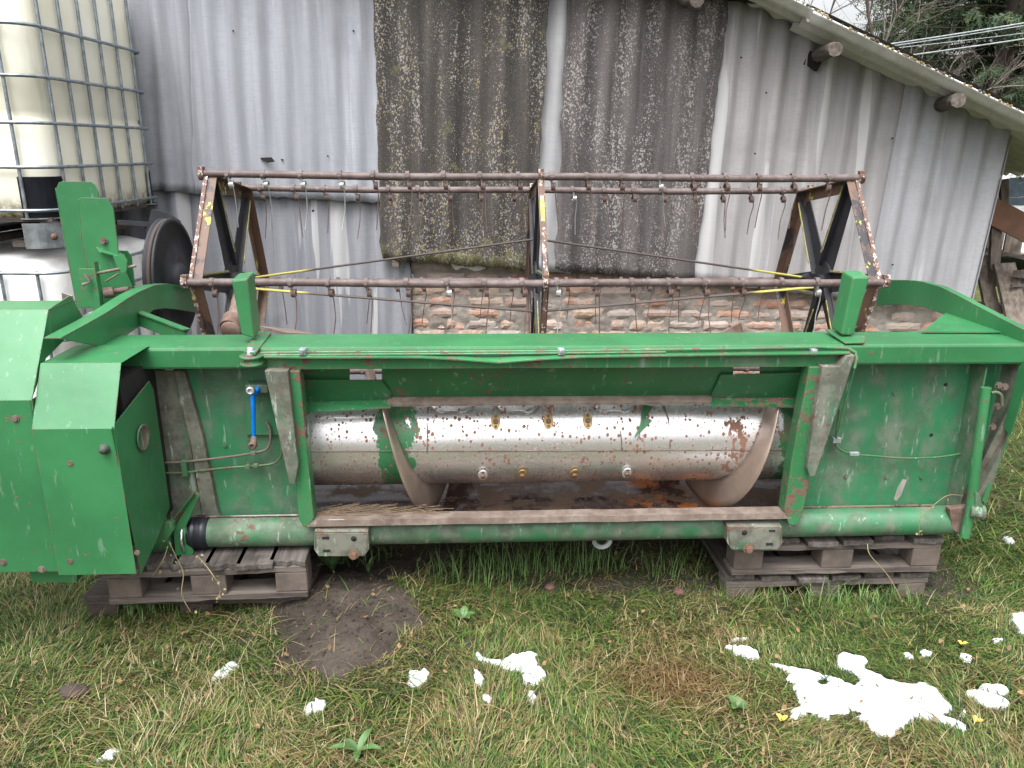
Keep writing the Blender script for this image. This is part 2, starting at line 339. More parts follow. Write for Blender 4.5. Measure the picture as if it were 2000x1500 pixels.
# ------------------------------------------------------------------ mesh builder
class MB:
    def __init__(s): s.v = []; s.f = []; s.sm = []; s.mi = []; s.cur = 0
    def add(s, vs, fs, smooth=False):
        n = len(s.v); s.v += [tuple(v) for v in vs]; s.f += [tuple(i+n for i in f) for f in fs]; s.sm += [smooth]*len(fs); s.mi += [s.cur]*len(fs); return s
    def box(s, c, d, rot=None):
        vs = [Vector((x*d[0]/2, y*d[1]/2, z*d[2]/2)) for x in (-1, 1) for y in (-1, 1) for z in (-1, 1)]
        if rot is not None: vs = [rot @ v for v in vs]
        vs = [v+Vector(c) for v in vs]
        return s.add(vs, [(0, 1, 3, 2), (4, 6, 7, 5), (0, 4, 5, 1), (2, 3, 7, 6), (0, 2, 6, 4), (1, 5, 7, 3)])
    def beam(s, a, b, side, w, t, off=0):
        """bar from a to b, width w along 'side', thickness t perpendicular"""
        a = Vector(a); b = Vector(b); d = (b-a).normalized(); sd = Vector(side); sd = (sd-sd.dot(d)*d).normalized(); n = d.cross(sd)
        vs = []
        for p in (a, b):
            for i, j in ((0, 0), (1, 0), (1, 1), (0, 1)): vs.append(p+sd*(i*w-w/2+off)+n*(j*t-t/2))
        return s.add(vs, [(0, 1, 2, 3), (7, 6, 5, 4), (0, 4, 5, 1), (1, 5, 6, 2), (2, 6, 7, 3), (3, 7, 4, 0)])
    def plate(s, pts, vec):
        n = len(pts); vec = Vector(vec); vs = [Vector(p) for p in pts]+[Vector(p)+vec for p in pts]
        return s.add(vs, [tuple(range(n)), tuple(range(2*n-1, n-1, -1))]+[(i, i+n, (i+1) % n+n, (i+1) % n) for i in range(n)])
    def strip(s, A, B, vec):
        """quad strip between two polylines, given thickness vec"""
        n = len(A); vec = Vector(vec); A = [Vector(p) for p in A]; B = [Vector(p) for p in B]
        vs = A+B+[p+vec for p in A]+[p+vec for p in B]; fs = []
        for i in range(n-1):
            fs += [(i, i+1, n+i+1, n+i), (2*n+i, 3*n+i, 3*n+i+1, 2*n+i+1), (i, 2*n+i, 2*n+i+1, i+1), (n+i, n+i+1, 3*n+i+1, 3*n+i)]
        fs += [(0, n, 3*n, 2*n), (n-1, 3*n-1, 4*n-1, 2*n-1)]
        return s.add(vs, fs)
    def tube(s, pts, r, n=10, cap=True, smooth=True):
        pts = [Vector(p) for p in pts]; m = len(pts); rs = r if isinstance(r, (list, tuple)) else [r]*m
        d0 = (pts[1]-pts[0]).normalized(); u = d0.orthogonal().normalized(); vs = []
        for i, p in enumerate(pts):
            d = ((pts[min(i+1, m-1)]-pts[max(i-1, 0)])).normalized(); u = (u-u.dot(d)*d).normalized(); v = d.cross(u)
            for k in range(n):
                a = 2*math.pi*k/n; vs.append(p+(u*math.cos(a)+v*math.sin(a))*rs[i])
        fs = [(i*n+k, i*n+(k+1) % n, (i+1)*n+(k+1) % n, (i+1)*n+k) for i in range(m-1) for k in range(n)]
        s.add(vs, fs, smooth)
        if cap and n > 2:
            s.add(vs[:n], [tuple(range(n-1, -1, -1))]); s.add(vs[-n:], [tuple(range(n))])
        return s
    def lathe(s, o, ax, prof, n=24, smooth=True):
        o = Vector(o); ax = Vector(ax).normalized(); u = ax.orthogonal().normalized(); v = ax.cross(u); vs = []
        for (h, r) in prof:
            for k in range(n):
                a = 2*math.pi*k/n; vs.append(o+ax*h+(u*math.cos(a)+v*math.sin(a))*r)
        m = len(prof)
        s.add(vs, [(i*n+k, i*n+(k+1) % n, (i+1)*n+(k+1) % n, (i+1)*n+k) for i in range(m-1) for k in range(n)], smooth)
        return s
    def bolt(s, p, nrm, r=.010, h=.007):
        p = Vector(p); nrm = Vector(nrm).normalized()
        s.lathe(p, nrm, [(0, 0), (0, r*1.45), (.002, r*1.45), (.002, r)], 12, False)
        s.lathe(p, nrm, [(.002, r), (h, r), (h, 0)], 6, False); return s
    def build(s, name, mat, parent=None, bevel=0, mats=None, weld=False):
        me = bpy.data.meshes.new(name); me.from_pydata(s.v, [], s.f); me.validate()
        if len(me.polygons) == len(s.f):
            me.polygons.foreach_set('use_smooth', s.sm)
            if mats: me.polygons.foreach_set('material_index', s.mi)
        bm = bmesh.new(); bm.from_mesh(me); 
        if weld: bmesh.ops.remove_doubles(bm, verts=bm.verts, dist=1e-5)
        bmesh.ops.recalc_face_normals(bm, faces=bm.faces); bm.to_mesh(me); bm.free()
        for m_ in (mats or [mat]): me.materials.append(M[m_] if isinstance(m_, str) else m_)
        o = bpy.data.objects.new(name, me); COL.objects.link(o)
        if parent: o.parent = parent
        if bevel:
            b = o.modifiers.new('bevel', 'BEVEL'); b.width = bevel; b.segments = 2; b.limit_method = 'ANGLE'; b.angle_limit = rad(40); b.harden_normals = False
        return o
def tag(o, label=None, cat=None, group=None, kind=None):
    for k, v in (('label', label), ('category', cat), ('group', group), ('kind', kind)):
        if v: o[k] = v
    return o
def empty(name, loc=(0, 0, 0), rz=0, mtx=None):
    o = bpy.data.objects.new(name, None); COL.objects.link(o); o.empty_display_size = .1
    if mtx is not None: o.matrix_world = mtx
    else: o.location = loc; o.rotation_euler = (0, 0, rz)
    return o
def copy_tree(o, parent=None):
    c = o.copy(); COL.objects.link(c); c.parent = parent
    for ch in list(o.children): copy_tree(ch, c)
    return c
def grid_obj(name, V, nu, nv, mat, parent=None, smooth=True, solid=0):
    f = [(i*nv+j, (i+1)*nv+j, (i+1)*nv+j+1, i*nv+j+1) for i in range(nu-1) for j in range(nv-1)]
    me = bpy.data.meshes.new(name); me.from_pydata([tuple(v) for v in V], [], f)
    me.polygons.foreach_set('use_smooth', [smooth]*len(f)); me.materials.append(M[mat])
    o = bpy.data.objects.new(name, me); COL.objects.link(o)
    if parent: o.parent = parent
    if solid:
        sm = o.modifiers.new('solid', 'SOLIDIFY'); sm.thickness = solid; sm.offset = 0
    return o
def NZ(x, y, z=0): return mnoise.noise(Vector((x, y, z)))
# ================================================================== GROUND
def gh(x, y):
    h = .022*NZ(x*1.3, y*1.3)+.010*NZ(x*5, y*5, 3)
    dx, dy = (x+.56)/.34, (y-2.42)/.32      # dirt mound
    h += .009*NZ(x*15, y*15, 9)+.0045*NZ(x*40, y*40, 2)*(1 if 1.6 < y < 3.2 else 0)
    h += .12*math.exp(-(dx*dx+dy*dy)*1.2)
    if y > 3.2: h -= 0
    return h
def add_ground():
    xs = np.unique(np.concatenate([np.array([-200, -80, -40, -20, -10, -6]), np.arange(-2, 2.5, .02), np.arange(2.5, 5.01, .08), np.arange(-4, -2, .08), np.array([6, 8, 12, 20, 40, 80, 200])]))
    ys = np.unique(np.concatenate([np.array([-100, -30, -10, -3, 0, .8]), np.arange(1.5, 3.0, .02), np.arange(3.0, 6.01, .08), np.array([7, 9, 13, 20, 40, 90, 250])]))
    V = [(x, y, gh(x, y) if (-6 < x < 7 and 0 < y < 8) else 0) for x in xs for y in ys]
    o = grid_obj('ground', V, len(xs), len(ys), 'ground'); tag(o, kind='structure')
add_ground()
# ================================================================== SHED
shed = tag(empty('shed', (0, 5.05, 0)), 'low shed clad in patched corrugated grey sheets over a brick wall', 'shed')
SM = Matrix.Translation((0, 5.05, 0)).inverted()
def sheet(corners, mat, y0, label, pitch=.150, amp=.015, phase=0, rag=.008, tilt=3.0):
    """corners: four world xz points TL, TR, BR, BL on the wall"""
    TL, TR, BR, BL = [Vector((c[0], c[-1])) for c in corners]
    wdt = max((TR-TL).length, (BR-BL).length); hgt = max((TL-BL).length, (TR-BR).length)
    nu = int(wdt/.0125)+2; nv = int(hgt/.06)+2
    ca, sa = math.cos(rad(tilt)), math.sin(rad(tilt)); V = []
    for i in range(nu):
        u = i/(nu-1)
        for j in range(nv):
            v = j/(nv-1)
            p = (BL*(1-u)+BR*u)*(1-v)+(TL*(1-u)+TR*u)*v
            x, z = p
            s = x*ca-z*sa
            if i in (0, nu-1): x += rag*NZ(z*9, i, y0*50)*2
            if j == 0: z += rag*(NZ(x*14, 3, y0*50)*1.6+NZ(x*60, 5, y0*9))
            y = y0-5.05-amp*math.cos(2*math.pi*s/pitch+phase)+.006*NZ(x*2, z*2, y0*30)
            V.append((x, y, z))
    o = grid_obj('corrugated_sheet', V, nu, nv, mat, shed, True, .006)
    if label: o['label'] = label
    return o
def wc(px, py, y=5.05): 
    p = W(px, py, y); return (p.x, p.z)
def up(pt, z, slope=.052):   # point above pt following the sheets' lean
    return (pt[0]+(z-pt[1])*slope, z)
b1, b2 = wc(270, 367, 5.03), wc(393, 378, 5.03); b3 = wc(752, 397, 5.03)
sheet([up((-3.35, 1.43), 3.0), up(b2, 3.0), b2, (-3.35, 1.43)], 'sh_light', 5.045, 'pale grey corrugated sheet behind the stacked tanks', phase=.6)
sheet([up(b2, 3.0), up((b3[0]+.05, b3[1]), 3.0), (b3[0]+.05, b3[1]), (b2[0]-.04, b2[1])], 'sh_light', 5.025, 'pale grey upper sheet with a small torn hole', phase=.6)
sheet([(-3.4, 1.6), (-1.52, 1.5), (-1.55, -.02), (-3.4, -.02)], 'sh_low', 5.085, 'grey lower sheet behind the black pulley', phase=0)
c1 = wc(800, 515, 5.07)
sheet([(-1.56, 1.5), (c1[0]-.0, 1.42), (c1[0]+.01, -.02), (-1.58, -.02)], 'sh_low', 5.075, 'grey lower sheet with pale drip streaks', phase=0)
m1, m2 = wc(746, 506, 5.0), wc(1040, 529, 5.0)
sheet([up(m1, 3.0, .01), up(m2, 3.0, .045), m2, m1], 'sh_moss', 4.995, 'dark sheet covered in moss and lichen', rag=.012, phase=1.2)
s1, s2 = wc(1030, 527, 5.03), wc(1115, 535, 5.03)
sheet([up(s1, 3.0), up(s2, 3.0), s2, s1], 'sh_strip', 5.04, 'narrow pale strip of a sheet between the two dark ones', rag=.004)
k1, k2 = wc(1083, 527, 5.0), wc(1356, 549, 5.0)
sheet([up(k1, 3.0, .028), up(k2, 3.0, .05), k2, k1], 'sh_speck', 5.005, 'dark brown-grey sheet with white specks', rag=.012, phase=.3)
def roofz(x):   # underside line of the roof on the wall
    a, bb = wc(1600, 78), wc(1990, 264); return a[1]+(x-a[0])*(bb[1]-a[1])/(bb[0]-a[0])
r1, r2 = wc(1345, 548, 5.04), wc(1702, 588, 5.04); t1 = (up(r1, 2.6)[0], 2.6)
x2 = wc(1775, 185, 5.04)[0]+.02
def gable(l0, l1, mat, y0, label, pitch=.150, phase=0):
    """sheet whose top follows the roof; l0, l1 bottom corners"""
    nu = int(abs(l1[0]-l0[0])/.0125)+2; nv = 24; V = []
    ca, sa = math.cos(rad(3)), math.sin(rad(3))
    for i in range(nu):
        u = i/(nu-1); xb = l0[0]*(1-u)+l1[0]*u; zb = l0[1]*(1-u)+l1[1]*u
        xt = xb+.052*1.3+u*.0
        for _ in range(4): zt = min(3.0, roofz(xt)+.01); xt = xb+(zt-zb)*(.052+u*.0)
        for j in range(nv):
            v = j/(nv-1); x = xb*(1-v)+xt*v; z = zb*(1-v)+zt*v
            s = x*ca-z*sa
            if j == 0: z += .008*NZ(x*14, 7, y0*50)
            V.append((x, y0-5.05-.015*math.cos(2*math.pi*s/pitch+phase)+.006*NZ(x*2, z*2, y0*30), z))
    o = grid_obj('corrugated_sheet', V, nu, nv, mat, shed, True, .006); o['label'] = label
gable(r1, r2, 'sh_right', 5.035, 'warm grey sheet with white drips below the eave')
r3, r4 = wc(1690, 580, 5.0), wc(1893, 592, 5.0)
gable(r3, (r4[0]+.0, r4[1]), 'sh_end', 5.005, 'pale sheet at the shed corner with a clean lapped edge', phase=2)
mb = MB()
for z in np.arange(.3, 1.9, .02): pass
e0, e1 = W(1897, 590, 5.02)-Vector((0, 5.05, 0)), W(1975, 262, 5.02)-Vector((0, 5.05, 0))
for k in range(4):
    mb.beam(e0+Vector((k*.009, k*.012, 0)), e1+Vector((k*.009, k*.012, 0)), (0, 1, 0), .01, .004)
mb.build('edge_trim', 'sh_end', shed)
# torn holes in sheets: black plates on the face, painted for the shade inside
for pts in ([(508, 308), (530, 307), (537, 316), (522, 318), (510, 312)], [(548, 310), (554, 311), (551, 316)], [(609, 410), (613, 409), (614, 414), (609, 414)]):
    m_ = MB(); m_.plate([W(a, c, 5.000)-Vector((0, 5.05, 0)) for a, c in pts], (0, .002, 0)); m_.build('torn_hole_shade', 'dark', shed)
for q in ((1744, 270), (1744, 517), (1857, 518), (1475, 300), (1448, 112), (1497, 181), (640, 305), (455, 60), (690, 60), (1690, 470)):
    p_ = W(q[0], q[1], 5.0)-Vector((0, 5.05, 0)); MB().lathe(p_+Vector((0, .004, 0)), (0, -1, 0), [(0, 0), (0, .006), (.003, .005), (.004, 0)], 10).build('nail', 'dark', shed)
# brick wall: irregular bricks in rough mortar
mb = MB(); rng = random.Random(3)
bx0, bx1 = wc(803, 560, 5.13)[0], 3.02
z = 0.0; row = 0
while z < 1.12:
    bh = .068+rng.uniform(-.006, .006); x = bx0+(.0 if row % 2 else -.12)
    while x < bx1:
        bw = .245+rng.uniform(-.02, .02)
        if rng.random() < .15: bw = .125
        xa, xb = max(x, bx0), min(x+bw-.014, bx1)
        if xb-xa > .04:
            nx, nz = 9, 4; vs = []; off = rng.uniform(.002, .013); sd = rng.random()*99
            chip = rng.random() < .35; cs = rng.uniform(.2, .8)
            for i in range(nx):
                for k in range(nz):
                    uu, vv = i/(nx-1), k/(nz-1)
                    px_ = xa+(xb-xa)*uu+.010*NZ(uu*5, vv*3, sd); pz = z+(bh-.002)*vv+.008*NZ(uu*6, vv*3, sd+9)
                    ed = min(uu*(xb-xa), (1-uu)*(xb-xa), vv*bh, (1-vv)*bh)
                    py = .065-off+.012*NZ(px_*14, pz*14, sd)+(.010 if ed < .004 else 0)+(.012 if chip and uu > cs and vv > .3 else 0)
                    vs.append((px_, py, pz))
            fs = [(i*nz+k, (i+1)*nz+k, (i+1)*nz+k+1, i*nz+k+1) for i in range(nx-1) for k in range(nz-1)]
            n0 = len(vs); per = [i*nz for i in range(nx)]+[(nx-1)*nz+k for k in range(1, nz)]+[i*nz+nz-1 for i in range(nx-2, -1, -1)]+[k for k in range(nz-2, 0, -1)]
            vs += [(vs[i][0], .12, vs[i][2]) for i in per]; m_ = len(per)
            fs += [(per[i], per[(i+1) % m_], n0+(i+1) % m_, n0+i) for i in range(m_)]
            mb.add(vs, fs)
        x += bw+.004
    z += bh+.013; row += 1
bw_o = mb.build('brick_wall', 'brick', shed)
V = []; nx = int((bx1-bx0)/.012)+1; nz = 95
for i in range(nx):
    for k in range(nz):
        x = bx0+(bx1-bx0)*i/(nx-1); zz = k*.0125-.05
        V.append((x, .064+.012*NZ(x*9, zz*13, 4)+.008*NZ(x*28, zz*34, 8)+.003, zz))
grid_obj('mortar', V, nx, nz, 'mortar', bw_o, True, 0)
mb = MB(); mb.box(((bx0+bx1)/2, .25, .5), (bx1-bx0, .22, 1.1)); mb.box((bx1-.06, 2.2, .95), (.1, 4.0, 1.9)); mb.box((-3.3, 2.2, 1.2), (.1, 4.0, 2.4)); mb.plate([(-3.3, 4.15, 0), (3.0, 4.15, 0), (3.0, 4.15, roofz(3.0)), (1.0, 4.15, roofz(1.0)), (-.2, 4.15, 2.98), (-3.3, 4.15, 2.98)], (0, .06, 0))
mb.build('inner_wall', 'dark', shed)
mb = MB(); p = W(800, 580, 5.06)
mb.box((p.x-.0, .05, .5), (.022, .05, 1.0)); mb.build('corner_post', 'dark', shed)
mb = MB(); p = W(774, 515, 5.02); mb.box((p.x, -.03, p.z-.0), (.045, .06, .045)); mb.build('batten_end', 'wood_x', shed, .003)
# roof sheets : waves run down the slope
def roof_piece(x0, x1, ydepth0, dz, label):
    a = Vector((x0, 0, roofz(x0)+dz)); b_ = Vector((x1, 0, roofz(x1)+dz)); V = []
    n = int((x1-x0)/.1)+2; ny = 120
    for i in range(n):
        u = i/(n-1); p = a*(1-u)+b_*u
        for k in range(ny):
            y = ydepth0+k*.0125+.004*NZ(p.x*6, k*.02, 3)*(k < 3)
            V.append((p.x, y-5.05, p.z+.021*math.cos(2*math.pi*(y-ydepth0)/.15+.4)+.026))
    o = grid_obj('roof_sheet', V, n, ny, 'roofing', shed, True, .009); o['label'] = label
    mbm = MB(); rr = random.Random(5)
    for k in range(int((x1-x0)*420)):
        u = rr.random(); p = a*(1-u)+b_*u; s_ = rr.uniform(.003, .009)
        if NZ(p.x*5, 2, 2) > -.3 or rr.random() < .4:
            q = Vector((p.x, (yy_ := ydepth0-5.05+rr.uniform(-.004, .05)), p.z+.021*math.cos(2*math.pi*(yy_+5.05-ydepth0)/.15+.4)+.028+s_*.4))
            mbm.lathe(q, (0, 0, 1), [(-s_, 0), (-s_*.4, s_*1.2), (s_*.5, s_), (s_, 0)], 5, False)
    mbm.build('roof_moss', 'moss', o)['kind'] = 'stuff'
xr = W(1612, 70, 4.6).x
roof_piece(-.2, xr+.04, 4.70, -.005, 'upper grey roof sheet ending at the lap over the first rafter')
roof_piece(xr-.06, 3.75, 4.66, -.03, 'lower grey roof sheet with a mossy edge')
mb = MB()
mb.add([(-3.4, -.2, 3.06), (xr, -.2, roofz(xr)+.10), (3.7, -.2, roofz(3.7)+.10), (3.7, 4.2, roofz(3.7)+.14), (xr, 4.2, roofz(xr)+.14), (-3.4, 4.2, 3.06)], [(0, 1, 4, 5), (1, 2, 3, 4)])
mb.build('roof_deck', 'dark', shed)
def purlin(px, py, px2, py2, r, lab, square=False):
    a = W(px, py, 5.10)-Vector((0, 5.05, 0)); b_ = W(px2, py2, 4.62)-Vector((0, 5.05, 0))
    m_ = MB(); m_.tube([a, a*.7+b_*.3+Vector((0, 0, -.004)), a*.3+b_*.7+Vector((.004, 0, .004)), b_], [r, r*1.03, r*.97, r*.93], 9)
    o = m_.build('purlin', 'log', shed, .006); o['label'] = lab
    d = MB(); q = W(px, py+8, 5.0)-Vector((0, 5.05, 0)); d.box((q.x+.0, -.01, q.z-.005), (r*2.3, .035, r*2.0), Matrix.Rotation(rad(22), 3, 'Y')); d.build('purlin_hole_shade', 'dark', shed)  # dark box paints the shade in the gap round the log
purlin(1592, 108, 1632, 96, .042, 'split log end under the roof lap')
purlin(1830, 205, 1872, 196, .043, 'grey log end under the lower roof edge')
purlin(1330, -5, 1362, 0, .042, 'dark log end at the top edge of the picture')
# ================================================================== HEADER
H = empty('combine_header', mtx=ROOTM)
tag(H, 'green combine harvester header seen from behind, standing on wooden pallets', 'combine header')
V3 = Vector
def tr(pts, y): return [P(a, b_, y) for a, b_ in pts]
# top beam
zt0 = P(1000, 677, 0).z; zb0 = P(1000, 718, 0).z
mb = MB(); xl, xrr = -1.60, 1.66
mb.box(((xl+xrr)/2, .10, (zt0+zb0)/2), (xrr-xl, .20, zt0-zb0))
beam = mb.build('top_beam', 'green', H, .009)
# centre flange with bent lip
A = []; B = []; 
for px_, yy, ex in ((515, 692, 697), (600, 691, 698), (820, 690, 698), (900, 690, 702), (975, 690, 708), (1050, 689, 702), (1140, 688, 697), (1400, 686, 693), (1660, 683, 690)):
    A.append(P(px_, yy, -.004)); B.append(P(px_, ex, -.045))
mb = MB(); mb.strip(A, B, (0, 0, -.004)); mb.build('bent_lip', 'green_worn', H)
mb = MB(); mb.plate(tr([(520, 699), (1650, 690), (1642, 716), (524, 722)], -.016), (0, .012, 0))
mb.build('front_flange', 'green_worn', H, .001)
# hydraulic pipe along the lip
mb = MB(); mb.tube([P(508, 690, -.012), P(600, 688, -.014), P(800, 688, -.016), P(1095, 686, -.018), P(1400, 682, -.016), P(1600, 678, -.014), P(1655, 680, -.014), P(1670, 688, -.02), P(1673, 700, -.03), P(1668, 720, -.04)], .0062, 8)
mb.tube([P(508, 694, -.02), P(700, 692.5, -.022), P(1000, 691, -.024), P(1300, 688, -.024)], .0045, 8)
pipe = mb.build('hydraulic_pipe', 'green_worn', H)
for px_ in (592, 1096, 1587):
    m_ = MB(); q = P(px_, 686, -.02); m_.box(q, (.022, .03, .02)); m_.bolt(q+V3((0, -.012, .004)), (0, -1, 0), .007, .01); m_.build('pipe_clamp', 'zinc', pipe, .002)
# top panel with two openings, lower flange
def panel_y(py): return .03+.07*(py-720)/55
def PP(px_, py): return P(px_, py, panel_y(py))
mb = MB()
for poly in ([(585, 716), (683, 716), (683, 776), (585, 776)], [(683, 742), (746, 742), (746, 776), (683, 776)], [(746, 714), (1432, 710), (1432, 774), (746, 776)],
             [(1432, 735), (1484, 735), (1484, 772), (1432, 774)], [(1484, 708), (1600, 708), (1600, 772), (1484, 772)]):
    mb.plate([PP(*q) for q in poly], (0, .004, 0))
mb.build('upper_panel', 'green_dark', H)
mb = MB(); mb.plate([P(758, 774, .105), P(1392, 769, .105), P(1390, 784, .065), P(756, 789, .065)], (0, 0, -.004)); mb.plate([P(756, 789, .065), P(1390, 784, .065), P(1390, 789, .066), P(756, 794, .066)], (0, .003, 0))
mb.build('lower_flange', 'rust_lip', H)
for pl, fl, nm in (([(590, 742), (744, 742), (763, 766), (763, 783), (594, 790)], [(594, 786), (763, 780), (763, 796), (598, 805)], 'left'), ([(1408, 732), (1566, 728), (1568, 778), (1388, 783), (1390, 770)], [(1388, 778), (1568, 776), (1568, 795), (1388, 792)], 'right')):
    f = MB(); f.plate([P(a, c, panel_y(c)-.014) for a, c in pl], (0, .003, 0)); f.plate([P(*fl[0], .09), P(*fl[1], .09), P(*fl[2], .05), P(*fl[3], .05)], (0, 0, -.003))
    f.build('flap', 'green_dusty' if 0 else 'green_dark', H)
# frame posts
mb = MB(); mb.plate(tr([(548, 724), (585, 724), (598, 860), (613, 1012), (604, 1029), (592, 1031), (583, 1012), (577, 930)], -.035), (0, .06, 0))
po = mb.build('frame_post', 'green_worn', H, .004)
mb = MB(); mb.plate(tr([(516, 724), (562, 724), (577, 860), (583, 905), (576, 946), (565, 946)], -.06), (0, .05, 0)); mb.build('gusset', 'green_dirty', po, .003)
mb = MB(); mb.plate(tr([(1581, 716), (1607, 716), (1592, 800), (1578, 925), (1582, 940), (1567, 1008), (1560, 1022), (1549, 1028), (1540, 1024), (1532, 998), (1546, 900)], -.035), (0, .06, 0))
po = mb.build('frame_post', 'green_worn', H, .004)
mb = MB(); mb.plate(tr([(1607, 716), (1640, 716), (1655, 696), (1671, 694), (1640, 790), (1592, 930), (1582, 932), (1577, 915), (1592, 800)], -.06), (0, .05, 0)); mb.build('gusset', 'green_dirty', po, .003)
# back panels
mb = MB(); mb.plate(tr([(338, 720), (590, 720), (603, 1014), (428, 1018)], .10), (0, .004, 0)); mb.build('back_panel', 'green_panel', H)
mb = MB(); mb.plate(tr([(1585, 710), (1962, 708), (1930, 850), (1872, 990), (1545, 994)], .10), (0, .004, 0)); mb.build('back_panel', 'green_panel', H)
mb = MB(); mb.plate(tr([(338, 724), (360, 724), (395, 850), (425, 1000), (436, 1030), (412, 1046), (398, 1030), (384, 940), (372, 870)], .075), (0, .05, 0)); mb.build('panel_rib', 'green_dirty', H, .004)
mb = MB(); mb.plate(tr([(285, 724), (345, 724), (372, 870), (400, 1040), (330, 1040), (310, 900)], .09), (0, .004, 0)); mb.build('inner_plate', 'green_dirty', H)
mb = MB()
mb = None
for q in ((487, 858, 1), (1747, 768, 1), (1652, 931, 1), (1731, 932, 1), (1799, 932, 1), (387, 938, 1), (425, 760, 1), (440, 870, 1)): MB().bolt(P(q[0], q[1], .099), (0, -1, 0), .006, .005).build('panel_bolt', 'green_dusty', H)
mb = MB()
for q in ((1847, 751), (1819, 849)): MB().lathe(P(q[0], q[1], .098), (0, -1, 0), [(0, 0), (.0, .0065), (.001, .0065), (.001, 0)], 14).build('panel_hole_shade', 'dark', H)  # black discs on the panel, painted for the shade in its holes
mb = MB()
for poly in ([(1763, 936), (1771, 937), (1760, 968), (1750, 979), (1746, 975), (1753, 952)],): mb.plate(tr(poly, .0985), (0, .001, 0))
mb.build('paint_chip', 'concrete_chip', H)
# patch plate and steel tubes on left panel
mb = MB(); mb.plate(tr([(480, 745), (545, 745), (552, 800), (552, 850), (480, 850)], .085), (0, .012, 0)); mb.build('mount_plate', 'green_panel', H, .002)
def smooth_path(pts, n=6):
    out = []; m = len(pts)
    for i in range(m-1):
        p0, p1, p2, p3 = pts[max(i-1, 0)], pts[i], pts[i+1], pts[min(i+2, m-1)]
        for k in range(n):
            t = k/n; out.append(.5*((2*p1)+(-p0+p2)*t+(2*p0-5*p1+4*p2-p3)*t*t+(-p0+3*p1-3*p2+p3)*t**3))
    return out+[pts[-1]]
def tp(pts, y): return smooth_path([P(a, b_, y) for a, b_ in pts])
mb = MB(); mb.tube(tp([(318, 904), (360, 902), (440, 893), (500, 884), (522, 876), (528, 860), (527, 838), (520, 825)], .075), .0045, 7); mb.build('brake_pipe', 'rust_lip', H)
mb = MB(); mb.tube(tp([(318, 924), (360, 923), (440, 914), (520, 908), (542, 900), (550, 884), (548, 860)], .075), .0045, 7); mb.build('brake_pipe', 'green_worn', H)
MB().box(P(361, 914, .075), (.02, .02, .06)).build('pipe_fitting', 'green_dusty', H, .002)
for a, c in ((495, 885), (484, 911), (500, 909)): MB().box(P(a, c, .073), (.018, .014, .014)).build('pipe_fitting', 'green_dusty', H, .002)
mb = MB(); mb.tube(tp([(1640, 800), (1632, 858), (1636, 874), (1660, 886), (1700, 890), (1770, 895), (1840, 892), (1900, 881)], .07), .004, 7)
mb.tube(tp([(1668, 722), (1655, 770), (1640, 830), (1633, 857)], .0), .0035, 7)
mb.build('brake_pipe', 'green_worn', H)
MB().box(P(1633, 859, .07), (.03, .02, .02)).build('pipe_fitting', 'zinc', H, .002); MB().box(P(1668, 886, .068), (.035, .014, .014)).build('pipe_fitting', 'zinc', H, .002)
# blue handled valve
v_ = empty('valve'); v_.parent = H
mb = MB(); mb.tube([P(498, 766, .06), P(490, 762, -.02)], .011, 14); mb.lathe(P(490, 762, -.022), (0, -1, 0), [(0, .011), (.003, .014), (.012, .013), (.012, .007), (.004, .006)], 16); mb.build('nozzle', 'zinc', v_)
mb = MB(); mb.tube([P(494, 775, .0), P(495, 815, .0), P(496, 858, .01)], [.008, .007, .006], 10); mb.tube([P(494, 778, .0), P(505, 757, .04)], .008, 10); mb.build('handle', 'blue', v_)
mb = MB(); mb.tube([P(496, 852, .01), P(495, 872, .0)], [.010, .014], 8); mb.lathe(P(494, 868, -.005), (0, -1, -.2), [(0, .0), (0, .013), (.012, .014), (.014, .008), (.004, .006), (.004, 0)], 12); mb.build('coupling', 'rust', v_)
mb = MB(); mb.box(P(505, 756, .06), (.075, .05, .03)); mb.build('valve_bracket', 'green_dusty', v_, .003)
# cable roller
mb = MB(); c0 = P(491, 703, -.05); mb.lathe(c0, (0, 0, 1), [(-.016, 0), (-.016, .036), (-.010, .037), (-.003, .024), (.003, .024), (.010, .037), (.016, .036), (.016, .012), (.035, .012), (.035, 0)], 28); ro = mb.build('roller', 'green_worn', H)
mb = MB(); mb.lathe(c0+V3((0, 0, .018)), (0, 0, 1), [(0, .016), (.012, .016), (.018, .010), (.024, .010), (.024, 0)], 10); mb.build('bolt', 'zinc', ro)
mb = MB(); mb.plate([P(475, 689, -.06), P(499, 693, -.07), P(530, 652, .19), P(505, 650, .19)], (0, 0, .006)); mb.build('roller_arm', 'green_worn', H)
mb = MB(); mb.plate([P(1612, 646, .16), P(1650, 672, .0), P(1688, 671, .0), P(1690, 660, .05), P(1656, 644, .19)], (0, 0, .005)); mb.build('saddle_plate', 'green_worn', H, .001)
# upright posts on the beam
def upright(b0, b1, t0, t1, yb, yt, lab):
    # channel: front web and side flange
    A_ = [P(*b0, yb), P(*b1, yb), P(*t1, yt), P(*t0, yt)]
    m_ = MB(); m_.plate(A_, (0, .085, .01)); o = m_.build('upright_post', 'green', H, .007); o['label'] = lab
upright((471, 655), (497, 662), (451, 547), (484, 543), .06, .06, 'left upright box post')
upright((1643, 655), (1668, 656), (1666, 541), (1700, 540), .06, .06, 'right leaning box post')
